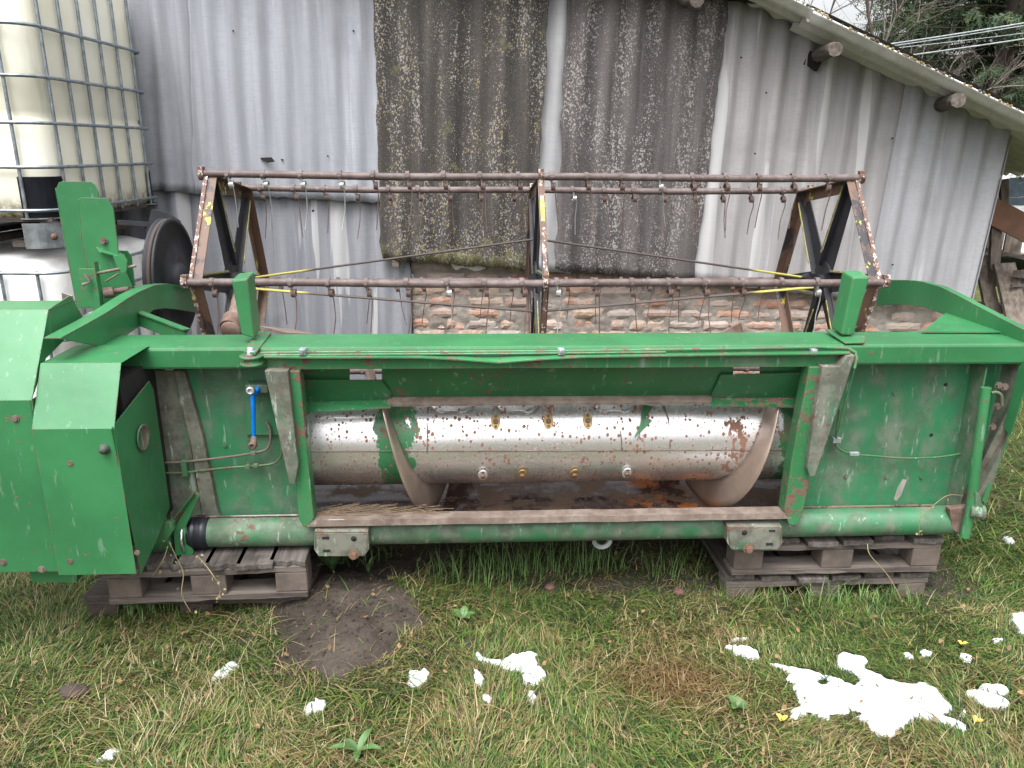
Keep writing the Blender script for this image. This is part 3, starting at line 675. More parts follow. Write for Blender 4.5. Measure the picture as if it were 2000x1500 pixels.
# bottom tube, plate over it
mb = MB(); q0, q1 = P(385, 1047, .05), P(1868, 1022, .05); zc = (q0.z+q1.z)/2
ta, tb = P(392, 1048, .05).x, P(1862, 1022, .05).x
mb.tube([V3((ta+(tb-ta)*i/20, .05, .325)) for i in range(21)], .054, 28)
mb.build('bottom_tube', 'green_dusty', H)
mb = MB(); mb.lathe(V3((ta-.012, .05, .325)), (1, 0, 0), [(-.02, 0), (-.02, .055), (.0, .062), (.006, .054), (.012, .063), (.02, .054), (.028, .063), (.036, .056), (.05, .056), (.05, .05)], 24); mb.build('end_coupling', 'rubber', H)
mb = MB(); mb.lathe(P(362, 1048, .03), (1, .1, 0), [(-.004, .040), (-.004, .056), (.004, .056), (.004, .040)], 28); mb.build('steel_ring', 'chrome', H)
mb = MB(); mb.tube([P(300, 1052, .06), P(345, 1050, .06)], .052, 20); mb.build('stub_tube', 'green_worn', H)
mb = MB(); mb.plate(tr([(382, 962), (390, 968), (362, 1030), (378, 1080), (352, 1114), (345, 1112), (338, 1034)], .0), (0, .012, 0)); mb.plate([P(378, 962, -.02), P(386, 966, .02), P(340, 1032, .02), P(325, 1028, -.02)], (0, .0, -.006))
mb.build('pivot_bracket', 'green', H, .002)
mb = MB(); mb.plate(tr([(300, 1020), (338, 1020), (340, 1034), (325, 1058), (304, 1062)], -.03), (0, .02, 0)); mb.build('pivot_lug', 'green_worn', H, .002)
# trough and lip
yc, zc, R0, R1, RT = .32, .60, .20, .312, .338
mb = MB(); x0, x1 = -1.30, 1.42; A = []; B = []
x0l = P(600, 1018, -.03).x; x1l = P(1545, 1004, -.03).x
prof = [(-.03, .402), (.03, .398), (.06, .375)]+[(yc-RT*math.cos(rad(a)), zc-RT*math.sin(rad(a))) for a in range(50, 171, 8)]+[(.75, .42), (1.0, .40)]
V = [(x0+(x1-x0)*i/60, y, z_+.004*NZ(i*.3, y*6)) for i in range(61) for (y, z_) in prof if True]
for i in range(61):      # the front lip only spans the feeder opening
    xx = x0+(x1-x0)*i/60
    for k in (0, 1):
        j = i*len(prof)+k
        if xx < x0l or xx > x1l: V[j] = (V[j][0], .05, .388)
grid_obj('trough', V, 61, len(prof), 'trough', H, True, .004)
mb = MB(); A = []; B = []
for i in range(40):
    u = i/39; xx = x0l+(x1l-x0l)*u; wv = .003*NZ(xx*7, 1)
    A.append(V3((xx, -.032, .406+wv))); B.append(V3((xx, -.036, .384+wv)))
mb.strip(A, B, (0, .006, 0)); mb.strip([a+V3((0, .055, -.001)) for a in A], A, (0, 0, -.004)); mb.build('trough_lip', 'rust_lip', H)
mb = MB(); mb.box(((x0l+x1l)/2, .03, .375), (x1l-x0l-.02, .05, .02)); mb.build('lip_support', 'rust', H)
rs = random.Random(11); mb = MB()      # straw left in the trough
for k in range(150):
    xx = x0l+rs.random()**1.6*.40+.02; yy = rs.uniform(.0, .10); a = rs.uniform(-.5, .5); L = rs.uniform(.02, .12)
    zz = .404 if yy < .04 else .39
    mb.tube([V3((xx, yy, zz)), V3((xx+L*math.cos(a), yy+L*math.sin(a)*.4, zz+rs.uniform(0, .012)))], .0012, 4)
tag(mb.build('straw_litter', 'dullstraw'), 'thin dry straws lying in the left corner of the rusty trough', 'straw', kind='stuff').matrix_world = ROOTM
# auger
au = empty('auger'); au.parent = H
nA, nx = 64, 110; V = []
ax0, ax1 = -1.32, 1.44
for i in range(nx):
    xx = ax0+(ax1-ax0)*i/(nx-1)
    for k in range(nA+1):
        a = 2*math.pi*k/nA
        rr = R0*(1+.006*NZ(xx*3, math.cos(a)*2, math.sin(a)*2))
        if k % 16 in (0, 8): rr *= .997
        V.append((xx, yc-rr*math.cos(a), zc-rr*math.sin(a)))
grid_obj('auger_tube', V, nx, nA+1, 'auger', au)
def flight(x_at0, a0, a1, pitch, hand, lab, thick=.005):
    """angle 0 faces the camera, grows downward"""
    n = int((a1-a0)/5)+1; V = []
    for i in range(n):
        a = a0+(a1-a0)*i/(n-1); xx = x_at0+hand*pitch*a/360; end = min(1, (i+1)/5, (n-i)/5)
        for j in range(5):
            rr = R0-.004+(R1-R0)*j/4*end
            V.append((xx+hand*.016*(1-j/4), yc-rr*math.cos(rad(a)), zc-rr*math.sin(rad(a))))
    o = grid_obj('flight', V, n, 5, 'flight', au, True, thick); o['label'] = lab
# solve x at face angle from the picture
fl = P(757, 830, yc-R1*math.cos(rad(-20))).x; fr = P(1516, 830, yc-R1*math.cos(rad(-20))).x
fb = P(853, 991, yc-.02).x; fbr = P(1372, 986, yc-.02).x
pl = (fb-fl)*360/110; pr_ = (fr-fbr)*360/110
flight(fl+pl*20/360, -110, 300, pl, 1, 'left hand spiral flight')
flight(fr-pr_*20/360, -110, 322, pr_, -1, 'right hand spiral flight')
def on_tube(px_, py, off=.003):
    lo, hi = .0, .33
    best = None
    c = RINV @ Vector((0, 0, CAMH)); d = (RINV.to_3x3() @ ray(px_, py))
    oy, oz = c.y-yc, c.z-zc; A_ = d.y**2+d.z**2; B_ = 2*(oy*d.y+oz*d.z); C_ = oy*oy+oz*oz-(R0+off)**2
    D_ = B_*B_-4*A_*C_
    t = (-B_-math.sqrt(max(D_, 0)))/(2*A_); p = c+d*t; n = Vector((0, p.y-yc, p.z-zc)).normalized(); return p, n
def finger(px_, py, mat, mat2, lab):
    p, n = on_tube(px_, py); t = n.cross(V3((1, 0, 0))).normalized(); m_ = MB()
    if t.z > 0: t = -t
    pts = []
    for k in range(20):
        a = 2*math.pi*k/20; r = .017+.012*abs(math.sin(a))**3
        pts.append(p+V3((1, 0, 0))*math.cos(a)*.017+t*math.sin(a)*(.029)+n*.001)
    m_.plate(pts, n*.005); o = m_.build('finger_guide', mat, au, .001); o['label'] = lab
    f = MB(); f.tube([p+n*.002, p+n*.020], .0085, 12); f.build('finger', mat2, o) if 0 else None
    m2 = MB(); m2.tube([p+n*.004, p+n*.016], [.010, .0085], 12); m2.bolt(p+t*.019+n*.005, n, .004, .003); m2.bolt(p-t*.019+n*.005, n, .004, .003)
    # finger tip as a piece of its own beside the guide
    o2 = m2.build('finger', mat2, au)
for px_, py in ((968, 824), (1071, 823), (1148, 822)): finger(px_, py, 'brass', 'rust', 'yellowed oval finger guide')
for px_, py in ((1020, 925), (1122, 924)): finger(px_, py, 'brass', 'rust_brown', 'dull brown finger guide on the underside')
for px_, py in ((943, 926), (1224, 922)): finger(px_, py, 'white_guide', 'rust_brown', 'new white finger guide')
for px_ in (882, 1010, 1200):   # bolted scalloped covers at the top of the tube
    m_ = MB(); pts = []
    for dx, py in ((-45, 790), (-28, 803), (-20, 806), (-12, 802), (12, 802), (20, 806), (28, 803), (45, 790)): p, n = on_tube(px_+dx, py, .006); pts.append(p)
    top = [on_tube(px_+dx, 770, .006)[0] for dx in (45, -45)]
    m_.plate(pts+top, V3((0, .002, -.001))); m_.build('cover_plate', 'auger', au, .001)
m_ = MB()      # seams on the tube
def band(pxs): return [on_tube(a, c, .0015)[0] for a, c in pxs]
m_.tube(band([(836, 795), (835, 840), (834, 880), (835, 930)]), .0028, 5); m_.tube(band([(1296, 793), (1306, 820), (1309, 870), (1300, 925), (1294, 934)]), .0032, 5); m_.tube(band([(1212, 842), (1214, 862), (1214, 880)]), .002, 5)
sp = [on_tube(x, 882-(x-600)*.003, .001)[0] for x in range(600, 1560, 20)]; m_.tube(sp, .0022, 5)
m_.build('weld_seam', 'rust', au)
# green toothed strip at the end of the right flight
m_ = MB(); m_.plate([on_tube(a, c, .012)[0] for a, c in ((1256, 792), (1276, 794), (1262, 814), (1274, 822), (1258, 838), (1240, 856), (1252, 826))], V3((0, .006, .0))); m_.build('flight_end', 'green', au)
# auger paint remnants
for pts in ([(752, 803), (764, 860), (766, 893), (742, 893), (755, 868), (735, 838), (708, 818), (700, 803)], [(1524, 797), (1548, 797), (1536, 836), (1530, 890), (1500, 920), (1512, 850)]):
    m_ = MB(); q = [on_tube(a, c, .0022)[0] for a, c in pts]; m_.plate(q, V3((0, .001, 0))); 
# under-brackets
def hook(px0, px1, y0, y1, lab, hx, slots):
    A_ = [(px0, y0), (px1, y0), (px1+2, y1-14), (px1-8, y1), (px0+8, y1), (px0-1, y1-14)]
    m_ = MB(); m_.plate(tr(A_, -.045), (0, .006, 0)); m_.plate(tr([(px0, y0), (px0+3, y0), (px0+9, y1-2), (px0, y1-14)], -.045), (0, .09, 0)); m_.plate(tr([(px1-3, y0), (px1, y0), (px1+1, y1-14), (px1-7, y1-2)], -.045), (0, .09, 0))
    m_.plate([P(px0, y0, -.045), P(px1, y0, -.045), P(px1, y0, -.045)+V3((0, .06, .012)), P(px0, y0, -.045)+V3((0, .06, .012))], (0, 0, .006))
    o = m_.build('mounting_bracket', 'green_dirty', H, .003); o['label'] = lab
    d = MB()
    for (a, c, w_, h_) in slots: MB().plate(tr([(a-w_, c-h_), (a+w_, c-h_), (a+w_, c+h_), (a-w_, c+h_)], -.0462), (0, .001, 0)).build('slot', 'dark', o)  # black plates on the face stand in for shade inside the slots
    d = MB(); d.lathe(P(hx[0], hx[1], -.046), (0, -1, 0), [(0, 0), (0, .010), (.001, .010), (.001, 0)], 14); d.build('pin_hole_shade', 'dark', o)  # black disc, the hole's inner shade put into colour
    d = MB(); p = P(hx[2], hx[3], -.046); d.tube([p+V3((0, .03, 0)), p+V3((0, -.03, 0))], .010, 10); d.bolt(p+V3((0, -.012, 0)), (0, -1, 0), .013, .012); d.build('bolt', 'rust_brown', o)
hook(614, 719, 1041, 1087, 'left dusty hook bracket under the tube', (691, 1052, 692, 1080), [(636, 1051, 7, 2.5), (638, 1076, 7, 2.5)])
hook(1421, 1527, 1032, 1074, 'right dusty hook bracket under the tube', (1454, 1040, 1459, 1068), [(1508, 1037, 6, 2), (1503, 1063, 7, 2.5)])
mb = MB(); c0 = P(1176, 1054, .05); rp = [c0+V3((.030*math.cos(rad(a)), 0, .030*math.sin(rad(a)))) for a in range(-185, 10, 13)]; 
for i in range(len(rp)-1): mb.beam(rp[i], rp[i+1]+(rp[i+1]-rp[i])*.1, (0, 1, 0), .008, .016)
mb.build('lifting_eye', 'zinc', H)
# right end: side plate, fin, leaning pipe, latch
mb = MB(); mb.plate([P(1958, 712, .09), P(2012, 712, -.02), P(1962, 870, .0), P(1925, 985, .03), P(1890, 1000, .04), P(1872, 992, .09), P(1930, 850, .09)], (.004, .002, 0)); mb.build('end_plate', 'green_dirty', H)
mb = MB(); mb.plate([PX(2010, 700, 1.60), PX(2010, 735, 1.60), PX(1972, 852, 1.60), PX(1960, 832, 1.60), PX(1990, 715, 1.60)], (.004, 0, 0)); mb.build('end_fin', 'green', H)
mb = MB(); mb.plate(tr([(1966, 850), (1970, 860), (1925, 985), (1918, 978)], .02), (0, .012, 0)); mb.build('end_flange', 'green', H)
mb = MB(); mb.tube([P(1926, 757, -.01), P(1908, 885, -.02), P(1897, 985, -.03), P(1884, 1048, -.03)], .0175, 16); mb.build('stand_pipe', 'green_worn', H)
mb = MB(); mb.tube(tp([(1936, 768), (1944, 766), (1955, 772), (1957, 792)], .0), .006, 8); mb.build('latch_handle', 'green_dusty', H)
mb = MB()
for a, c in ((1950, 753), (1962, 756), (1947, 794), (1938, 834)): MB().bolt(P(a, c, .035), (0, -1, 0), .010, .008).build('end_bolt', 'rust_lip', H)
mb = MB(); c0 = P(1908, 1000, -.05)
mb.lathe(c0, (1, -.35, 0), [(-.022, 0), (-.022, .018), (-.015, .024), (-.008, .019), (0, .024), (.008, .02), (.016, .027), (.024, .027), (.024, .010), (.014, .008)], 14, False); mb.plate(tr([(1905, 960), (1914, 966), (1920, 990), (1905, 992)], -.05), (0, .01, 0)); mb.build('clamp', 'green_dusty', H, .002)
mb = MB(); mb.plate(tr([(1855, 995), (1893, 990), (1897, 1030), (1880, 1046), (1860, 1034)], -.005), (0, .03, 0)); mb.build('pipe_foot', 'rust', H, .002)
# side arms to the reel
def arm(pts_top, pts_bot, x, lab, fl=.03, sgn=1):
    m_ = MB(); A_ = [PX(a, c, x) for a, c in pts_top]; B_ = [PX(a, c, x) for a, c in pts_bot]
    m_.strip(A_, B_, (.006*sgn, 0, 0)); m_.strip(A_, [a+V3((fl*sgn, 0, 0)) for a in A_], (0, 0, .005)); o = m_.build('side_arm', 'green', H, .001); o['label'] = lab; return o
arm([(2012, 653), (1960, 627), (1905, 598), (1868, 578), (1835, 562), (1800, 552), (1770, 549), (1735, 549), (1712, 553)], [(2012, 700), (1960, 680), (1905, 640), (1868, 622), (1838, 612), (1800, 599), (1770, 595), (1740, 595), (1712, 598)], 1.62, 'right curved arm')
mb = MB(); zz = zt0+.004; mb.plate([PZ(1800, 650, zz), PZ(1866, 598, zz), PZ(1990, 651, zz)], (0, 0, .005)); mb.build('corner_gusset', 'green', H)
arm([(120, 662), (175, 632), (210, 612), (245, 588), (272, 572), (300, 560), (325, 556), (355, 560), (395, 572)], [(215, 680), (240, 660), (262, 645), (275, 636), (285, 620), (300, 605), (325, 602), (355, 606), (395, 612)], -1.52, 'left curved arm', .05, -1)
mb = MB(); mb.beam(P(235, 610, .42), P(362, 660, .2), (0, 0, 1), .045, .006); mb.beam(P(235, 606, .43)+V3((0, 0, .022)), P(366, 656, .2)+V3((0, 0, .022)), (0, 1, 0), .03, .005); mb.build('diagonal_brace', 'green', H)
mb = MB(); mb.tube([P(246, 640, .3), P(246, 622, .3)], .009, 8); mb.lathe(P(247, 640, .3), (0, -1, 0), [(0, 0), (0, .014), (.02, .014), (.02, .006), (0, .006)], 12); mb.build('grease_nozzle', 'green', H)
# bracket tower on the left
tw = empty('lift_bracket'); tw.parent = H
mb = MB(); mb.plate(tr([(110, 367), (114, 357), (122, 354), (177, 355), (184, 360), (192, 376), (194, 400), (194, 602), (152, 602), (124, 450), (110, 385)], .62), (0, .006, 0))
mb.plate([P(110, 367, .62), P(124, 450, .62), P(152, 602, .62), P(152, 602, .70), P(124, 450, .70), P(110, 367, .70)], (-.005, 0, 0)); mb.build('rear_plate', 'green', tw, .001)
mb = MB(); mb.plate(tr([(153, 390), (158, 386), (207, 387), (221, 408), (232, 500), (258, 560), (205, 600), (196, 600), (186, 592), (160, 470)], .47), (0, .007, 0)); mb.plate([P(153, 390, .47), P(160, 470, .47), P(186, 592, .47), P(186, 592, .54), P(160, 470, .54), P(153, 390, .54)], (-.004, 0, 0)); mb.build('front_plate', 'green', tw, .001)
mb = MB(); mb.plate(tr([(153, 525), (185, 525), (192, 550), (200, 660), (190, 664), (180, 600), (158, 600)], .40), (0, .008, 0)); mb.plate(tr([(184, 512), (200, 625), (188, 662), (182, 560)], .39), (0, .03, 0)); mb.build('lug_plate', 'green_worn', tw, .001)
mb = MB(); mb.plate(tr([(229, 490), (248, 490), (256, 500), (263, 558), (232, 560)], .55), (0, .006, 0)); mb.build('side_lug', 'green', tw)
mb = MB(); mb.beam(P(192, 488, .44), P(240, 500, .50), (0, 1, 0), .05, .006); mb.plate(tr([(220, 500), (240, 496), (248, 510), (247, 530), (238, 535), (228, 520)], .42), (0, .01, 0)); mb.build('clevis', 'green', tw, .001)
mb = MB(); mb.tube([P(188, 534, .40), P(266, 519, .44)], .0055, 8); mb.tube([P(164, 536, .38), P(178, 550, .38), P(162, 556, .38)], .006, 8); mb.tube([P(206, 550, .41), P(232, 534, .41)], .0035, 6); mb.build('pin', 'rust_lip', tw)
mb = MB(); mb.bolt(P(203, 471, .468), (0, -1, 0), .010, .012); mb.build('bolt', 'rust', tw); mb = MB(); mb.tube([P(205, 572, .44), P(252, 564, .46)], .010, 10); mb.tube([P(203, 572, .43), P(222, 570, .44)], .020, 12); mb.build('shaft_end', 'rust', tw)
# reel drive pulley
PC = V3((-1.56, 1.22, 1.03)); PC.y = PX(345, 543, -1.60).y; PC = PX(341, 543, -1.60)
Rp = .5*abs(PX(346, 432, -1.60).z-PX(346, 652, -1.60).z)*1.08
mb = MB(); mb.lathe(PC, (1, 0, 0), [(-.032, 0), (-.032, Rp), (-.024, Rp), (-.012, Rp-.03), (.004, Rp), (.012, Rp), (.012, Rp-.018), (.006, Rp-.022), (.010, .07), (.03, .065), (.05, .045), (.05, 0)], 64)
pu = mb.build('reel_pulley', 'black', H)
mb = MB(); mb.tube([PC+V3((-.012, (Rp-.012)*math.cos(rad(a)), (Rp-.012)*math.sin(rad(a)))) for a in range(60, 301, 5)], .009, 6); mb.build('drive_belt', 'belt', pu)
mb = MB(); mb.beam(P(230, 434, 1.15), P(325, 440, 1.15), (0, 0, 1), .02, .01); mb.plate(tr([(284, 455), (296, 409), (325, 415), (326, 425), (300, 432), (288, 458)], 1.1), (0, .01, 0)); mb.plate(tr([(325, 414), (352, 432), (350, 462), (340, 468), (330, 462)], 1.08), (0, .01, 0)); mb.build('belt_guard', 'black', H)
mb = MB(); mb.tube([P(452, 648, .55), P(470, 575, .75)], .030, 18); mb.tube([P(448, 640, .53), P(455, 622, .58)], .038, 18); mb.lathe(P(451, 645, .52), (0, -1, -.3), [(0, 0), (0, .04), (.01, .036), (.01, 0)], 16); mb.build('lift_cylinder', 'rust', H)
mb = MB(); mb.plate([P(500, 640, .5), P(560, 655, .3), P(620, 657, .3), P(570, 648, .5)], (0, 0, .01)); mb.build('cover_strip', 'rust_lip', H)
mb = MB(); mb.plate(tr([(1432, 640), (1448, 630), (1452, 652), (1432, 652)], .6), (0, .06, 0)); mb.plate(tr([(1402, 652), (1446, 632), (1448, 652)], .58), (0, .01, 0)); mb.build('dark_bracket', 'rust', H)
# front cutter bar, side sheets, far floor (the half of the header behind the beam)
mb = MB(); mb.box((.06, 1.0, .36), (2.8, .10, .03)); mb.build('cutter_bar', 'rust', H, .003)
for sx, lab in ((-1.42, 'left inner side sheet'), (1.50, 'right inner side sheet')):
    mb = MB(); mb.plate([V3((sx, .02, .36)), V3((sx, 1.2, .34)), V3((sx, 1.55, .30)), V3((sx, 1.5, .45)), V3((sx, .9, .72)), V3((sx, .2, .93)), V3((sx, .02, .93))], (.005, 0, 0)); mb.build('side_sheet', 'green_dusty', H)['label'] = lab
# drive covers on the left
def cover(prof_px, xa, xb, lab, holes=()):
    """prof: list of (y, z) front profile, extruded between xa and xb"""
    m_ = MB(); A_ = [V3((xa, y, z_)) for y, z_ in prof_px]; B_ = [V3((xb, y, z_)) for y, z_ in prof_px]; m_.strip(A_, B_, (0, .003, -.002))
    o = m_.build('drive_cover', 'green', H, .003); o['label'] = lab; return o
yB = -.30
Bb = P(198, 1122, yB); Bm = P(136, 838, yB)
xBl, xBr = P(88, 980, yB).x, P(245, 980, yB).x
Bt = PX(235, 698, xBr); Bk = PX(255, 662, xBr)
pB = [(yB+.0, Bb.z), (yB, Bm.z), (Bt.y, zt0+.006), (.02, zt0+.006)]
cB = cover(pB, xBl, xBr, 'near sloped drive cover with a rubber stop')
mb = MB(); mb.plate([PX(*q, xBr-.003) for q in ((276, 1121), (304, 1060), (332, 990), (320, 900), (300, 760), (292, 744), (217, 838))], (-.004, 0, 0)); sp_ = mb.build('side_panel', 'green', cB, .001)
mb = MB(); c0 = PX(278, 855, xBr); mb.lathe(c0+V3((.002, 0, 0)), (1, 0, 0), [(0, 0), (.0, .036), (.003, .038), (.004, .042), (.0, .044)], 24); mb.build('inspection_plug', 'green_dirty', cB)
mb = MB(); p = P(205, 876, yB); mb.lathe(p, (0, -1, 0), [(0, .015), (.006, .016), (.012, .010), (.020, .010), (.020, 0)], 14); mb.build('rubber_stop', 'stop', cB)
for a, c in ((137, 1096), (268, 1079), (137, 905)): MB().bolt(P(a, c, yB), (0, -1, 0), .006, .003).build('bolt', 'rust', cB)
mb = MB(); mb.plate(tr([(248, 690), (262, 694), (280, 770), (248, 830), (244, 760)], .01), (0, .01, 0)); mb.build('end_cap', 'green', cB)
mb = MB(); mb.box(((xBl+xBr)/2+.0, -.0, .68), (xBr-xBl-.05, .35, .56)); mb.build('drive_casing', 'dark', cB)
yA = -.27
xAl, xAr = -2.45, P(62, 782, yA).x
Ab, Am = P(60, 1117, yA), P(40, 782, yA); At = PX(95, 604, xAr); Ak = PX(138, 577, xAr)
pA = [(yA, Ab.z), (yA, Am.z), (At.y, At.z), (Ak.y, At.z)]
cA = cover(pA, xAl, xAr, 'far left sloped drive cover')
mb = MB(); mb.plate([PX(*q, xAr-.002) for q in ((62, 782), (95, 604), (138, 577), (165, 625), (90, 700))], (-.004, 0, 0)); mb.plate([V3((xAr-.002, yA, Am.z)), V3((xAr-.002, yA, Ab.z)), V3((xAr-.002, .1, Ab.z+.02)), V3((xAr-.002, .1, Am.z))], (-.004, 0, 0)); mb.build('side_panel', 'green', cA)
mb = MB(); mb.plate([P(55, 1112, yA+.06), P(150, 1120, yA+.06), P(150, 1138, yA+.06), P(62, 1138, yA+.06)], (0, .3, 0)); mb.build('lower_tray', 'green', cA, .002)
mb = MB()
for a, c in ((30, 818), (82, 1112), (6, 1098)): MB().bolt(P(a, c, yA), (0, -1, 0), .008, .005).build('bolt', 'rust_lip', cA)
mb = MB(); mb.plate([P(120, 572, .25), P(140, 578, .25), P(150, 640, .3), P(128, 628, .3)], (.003, .003, 0)); mb.plate(tr([(122, 640), (170, 612), (210, 612), (150, 655), (118, 662)], .30), (0, .03, 0)); mb.build('hinge_plate', 'concrete_chip', H)
# ---- reel
re_ = empty('reel'); re_.parent = H
ry, rz_, RR, al = 1.25, 1.03, .54, 9
def vert(k, x): a = rad(al+60*k); return V3((x, ry-RR*math.cos(a), rz_+RR*math.sin(a)))
XL, XM, XR = -1.45, .012, 1.45
for x, lab, sgn in ((XL, 'left reel frame', 1), (XM, 'middle reel frame', 0), (XR, 'right reel frame', -1)):
    fr_ = MB(); ed = MB(); spk = MB()
    for k in range(6):
        a, b_ = vert(k, x), vert(k+1, x); ctr = V3((x, ry, rz_)); out = ((a+b_)/2-ctr).normalized()
        a2, b2_ = a-out*.0, b_-out*.0
        wd = .055 if sgn else .05
        fr_.beam(a2-out*.03, b2_-out*.03, out, wd, .006)
        fr_.beam(a2-out*.005+V3((sgn*.02, 0, 0)), b2_-out*.005+V3((sgn*.02, 0, 0)), (1, 0, 0), .042 if sgn else .03, .005)
        ed.beam(a2+V3((-sgn*.004, 0, 0)), b2_+V3((-sgn*.004, 0, 0)), (1, 0, 0), .016, .010)
        hub = ctr+(a-ctr)*.12
        sd = (a-ctr).normalized().cross(V3((1, 0, 0)))
        tip = a-(a-ctr)*.07; w0, w1 = .055, .028
        spk.plate([hub-sd*w0, hub+sd*w0, tip+sd*w1, tip-sd*w1], (.006, 0, 0))
        spk.beam(hub+sd*w0*.8+V3((sgn*.012, 0, 0)), tip+sd*w1+V3((sgn*.012, 0, 0)), (1, 0, 0), .03, .005)
    o = fr_.build('frame_rim', 'reel', re_, .001); o['label'] = lab+' rim'
    ed.build('rim_edge', 'flake', re_)['label'] = lab+' flaking outer edge'
    spk.lathe((x-.008, ry, rz_), (1, 0, 0), [(0, 0), (0, .10), (.018, .10), (.018, .05), (.045, .045), (.045, 0)], 24)
    spk.build('spokes', 'black', re_, .001)['label'] = lab+' spokes'
    yl = MB()
    for k in range(6):
        a = vert(k, x); ctr = V3((x, ry, rz_)); sd = (a-ctr).normalized().cross(V3((1, 0, 0)))
        yl.beam(ctr+(a-ctr)*.25+sd*.050+V3((sgn*.030, 0, 0)), ctr+(a-ctr)*.9+sd*.032+V3((sgn*.030, 0, 0)), (1, 0, 0), .004, .007)
    yl.build('yellow_edge', 'yedge', re_)
mb = MB(); mb.tube([V3((XL-.08, ry, rz_)), V3((XR+.08, ry, rz_))], .0, 6) if 0 else None
# axle stubs
for x, s_ in ((XL, -1), (XR, 1)):
    m_ = MB(); m_.tube([V3((x-.03, ry, rz_)), V3((x+.05, ry, rz_))], .035, 16); m_.tube([V3((x, ry, rz_)), V3((x+s_*.14, ry, rz_))], .025, 16); m_.build('axle', 'black', re_)
# tine bars and tines
rt = random.Random(4)
coil_cache = {}
def tine_mesh(seed, shiny):
    r_ = random.Random(seed); m_ = MB()
    lean = r_.uniform(-.16, .16); L = r_.uniform(.165, .195)
    pts = [V3((-.012, -.014, .0))]
    for k in range(0, 34): a = 2*math.pi*k/9; pts.append(V3((-.010+.020*k/34, .014*math.cos(a)-.002, -.032+.016*math.sin(a))))
    e = pts[-1]; pts += [e+V3((.002, .0, -.02)), V3((.010+lean*L*.4, .006, -.045-L*.5)), V3((.010+lean*L, -.004+r_.uniform(-.02, .02), -.045-L))]
    m_.tube(pts, .0025, 5)
    m_.tube([V3((-.006, -.012, .002)), V3((-.006, -.012, -.026))], .004, 6)
    me = bpy.data.meshes.new('tine'); me.from_pydata(m_.v, [], m_.f); me.polygons.foreach_set('use_smooth', [True]*len(me.polygons)); me.materials.append(M['shiny' if shiny else 'tine']); return me
tines = [tine_mesh(s_, False) for s_ in range(9)]; shiny = [tine_mesh(s_+50, True) for s_ in range(3)]
for k in range(6):
    m_ = MB(); a, b_ = vert(k, XL-.04), vert(k, XR+.04)
    m_.tube([a+(b_-a)*i/24+V3((0, 0, .003*math.sin(i*.5+k)-.004*math.sin(math.pi*i/24))) for i in range(25)], .0165, 14)
    barn = {0: 'near lower', 1: 'near upper', 2: 'far upper', 3: 'far lower', 4: 'far bottom', 5: 'near bottom'}[k]
    n = 18; xs_ = [XL+.09+.158*i+rt.uniform(-.01, .01) for i in range(n)]
    for x in xs_:
        c0 = vert(k, x); m_.lathe(c0+V3((-.010, 0, 0)), (1, 0, 0), [(0, .0165), (0, .0205), (.018, .0205), (.018, .0165)], 12, False); m_.bolt(c0+V3((0, -.016, 0)), (0, -1, .2), .009, .010)
    o = m_.build('tine_bar', 'rust_bar', re_); o['label'] = barn+' tine bar'
    for x in (XL-.025, XM, XR+.025):
        e = MB(); c0 = vert(k, x); e.lathe(c0+V3((-.012, 0, 0)), (1, 0, 0), [(0, .015), (0, .026), (.024, .026), (.024, .015)], 8, False); e.box(c0+V3((0, 0, .012)), (.024, .03, .04)); e.bolt(c0+V3((0, -.024, .005)), (0, -1, 0), .008, .012)
        e.build('bearing_block', 'flake', re_, .002)
    if k in (0, 1, 2, 3):
        for i, x in enumerate(xs_):
            if rt.random() < .04: continue
            new = (k == 1 and i in (0, 1, 2, 3, 12)) or (k == 2 and i == 10) or (k == 0 and i in (6, 9, 16))
            t = bpy.data.objects.new('tine', rt.choice(shiny if new else tines)); COL.objects.link(t); t.parent = re_; t.location = vert(k, x)+V3((.01, -.0, -.012))
            t.rotation_euler = (rt.uniform(-.12, .12), 0, rt.uniform(-.3, .3))
            if new: t['label'] = 'bright new tine'
# rods from end hubs to the middle frame
for sx, x in ((-1, XL), (1, XR)):
    m_ = MB(); m_.tube([V3((x-sx*.09, ry-.02, rz_+.02)), V3((XM+sx*.02, ry-.02, rz_+.205))], .0055, 7); m_.build('tension_rod', 'rod', re_)
    m_ = MB(); m_.tube([V3((x-sx*.09, ry-.06, rz_-.02)), V3((XM+sx*.02, ry-.06, rz_-.135))], .0055, 7); m_.tube([V3((x-sx*.09, ry-.10, rz_-.015)), V3((XM+sx*.02, ry-.10, rz_-.13))], .0045, 7); m_.build('tension_rod', 'rod', re_)
    m_ = MB(); m_.tube([V3((x-sx*.11, ry-.03, rz_+.035)), V3((x-sx*.06, ry-.03, rz_-.03))], .022, 10); m_.build('rod_socket', 'black', re_)
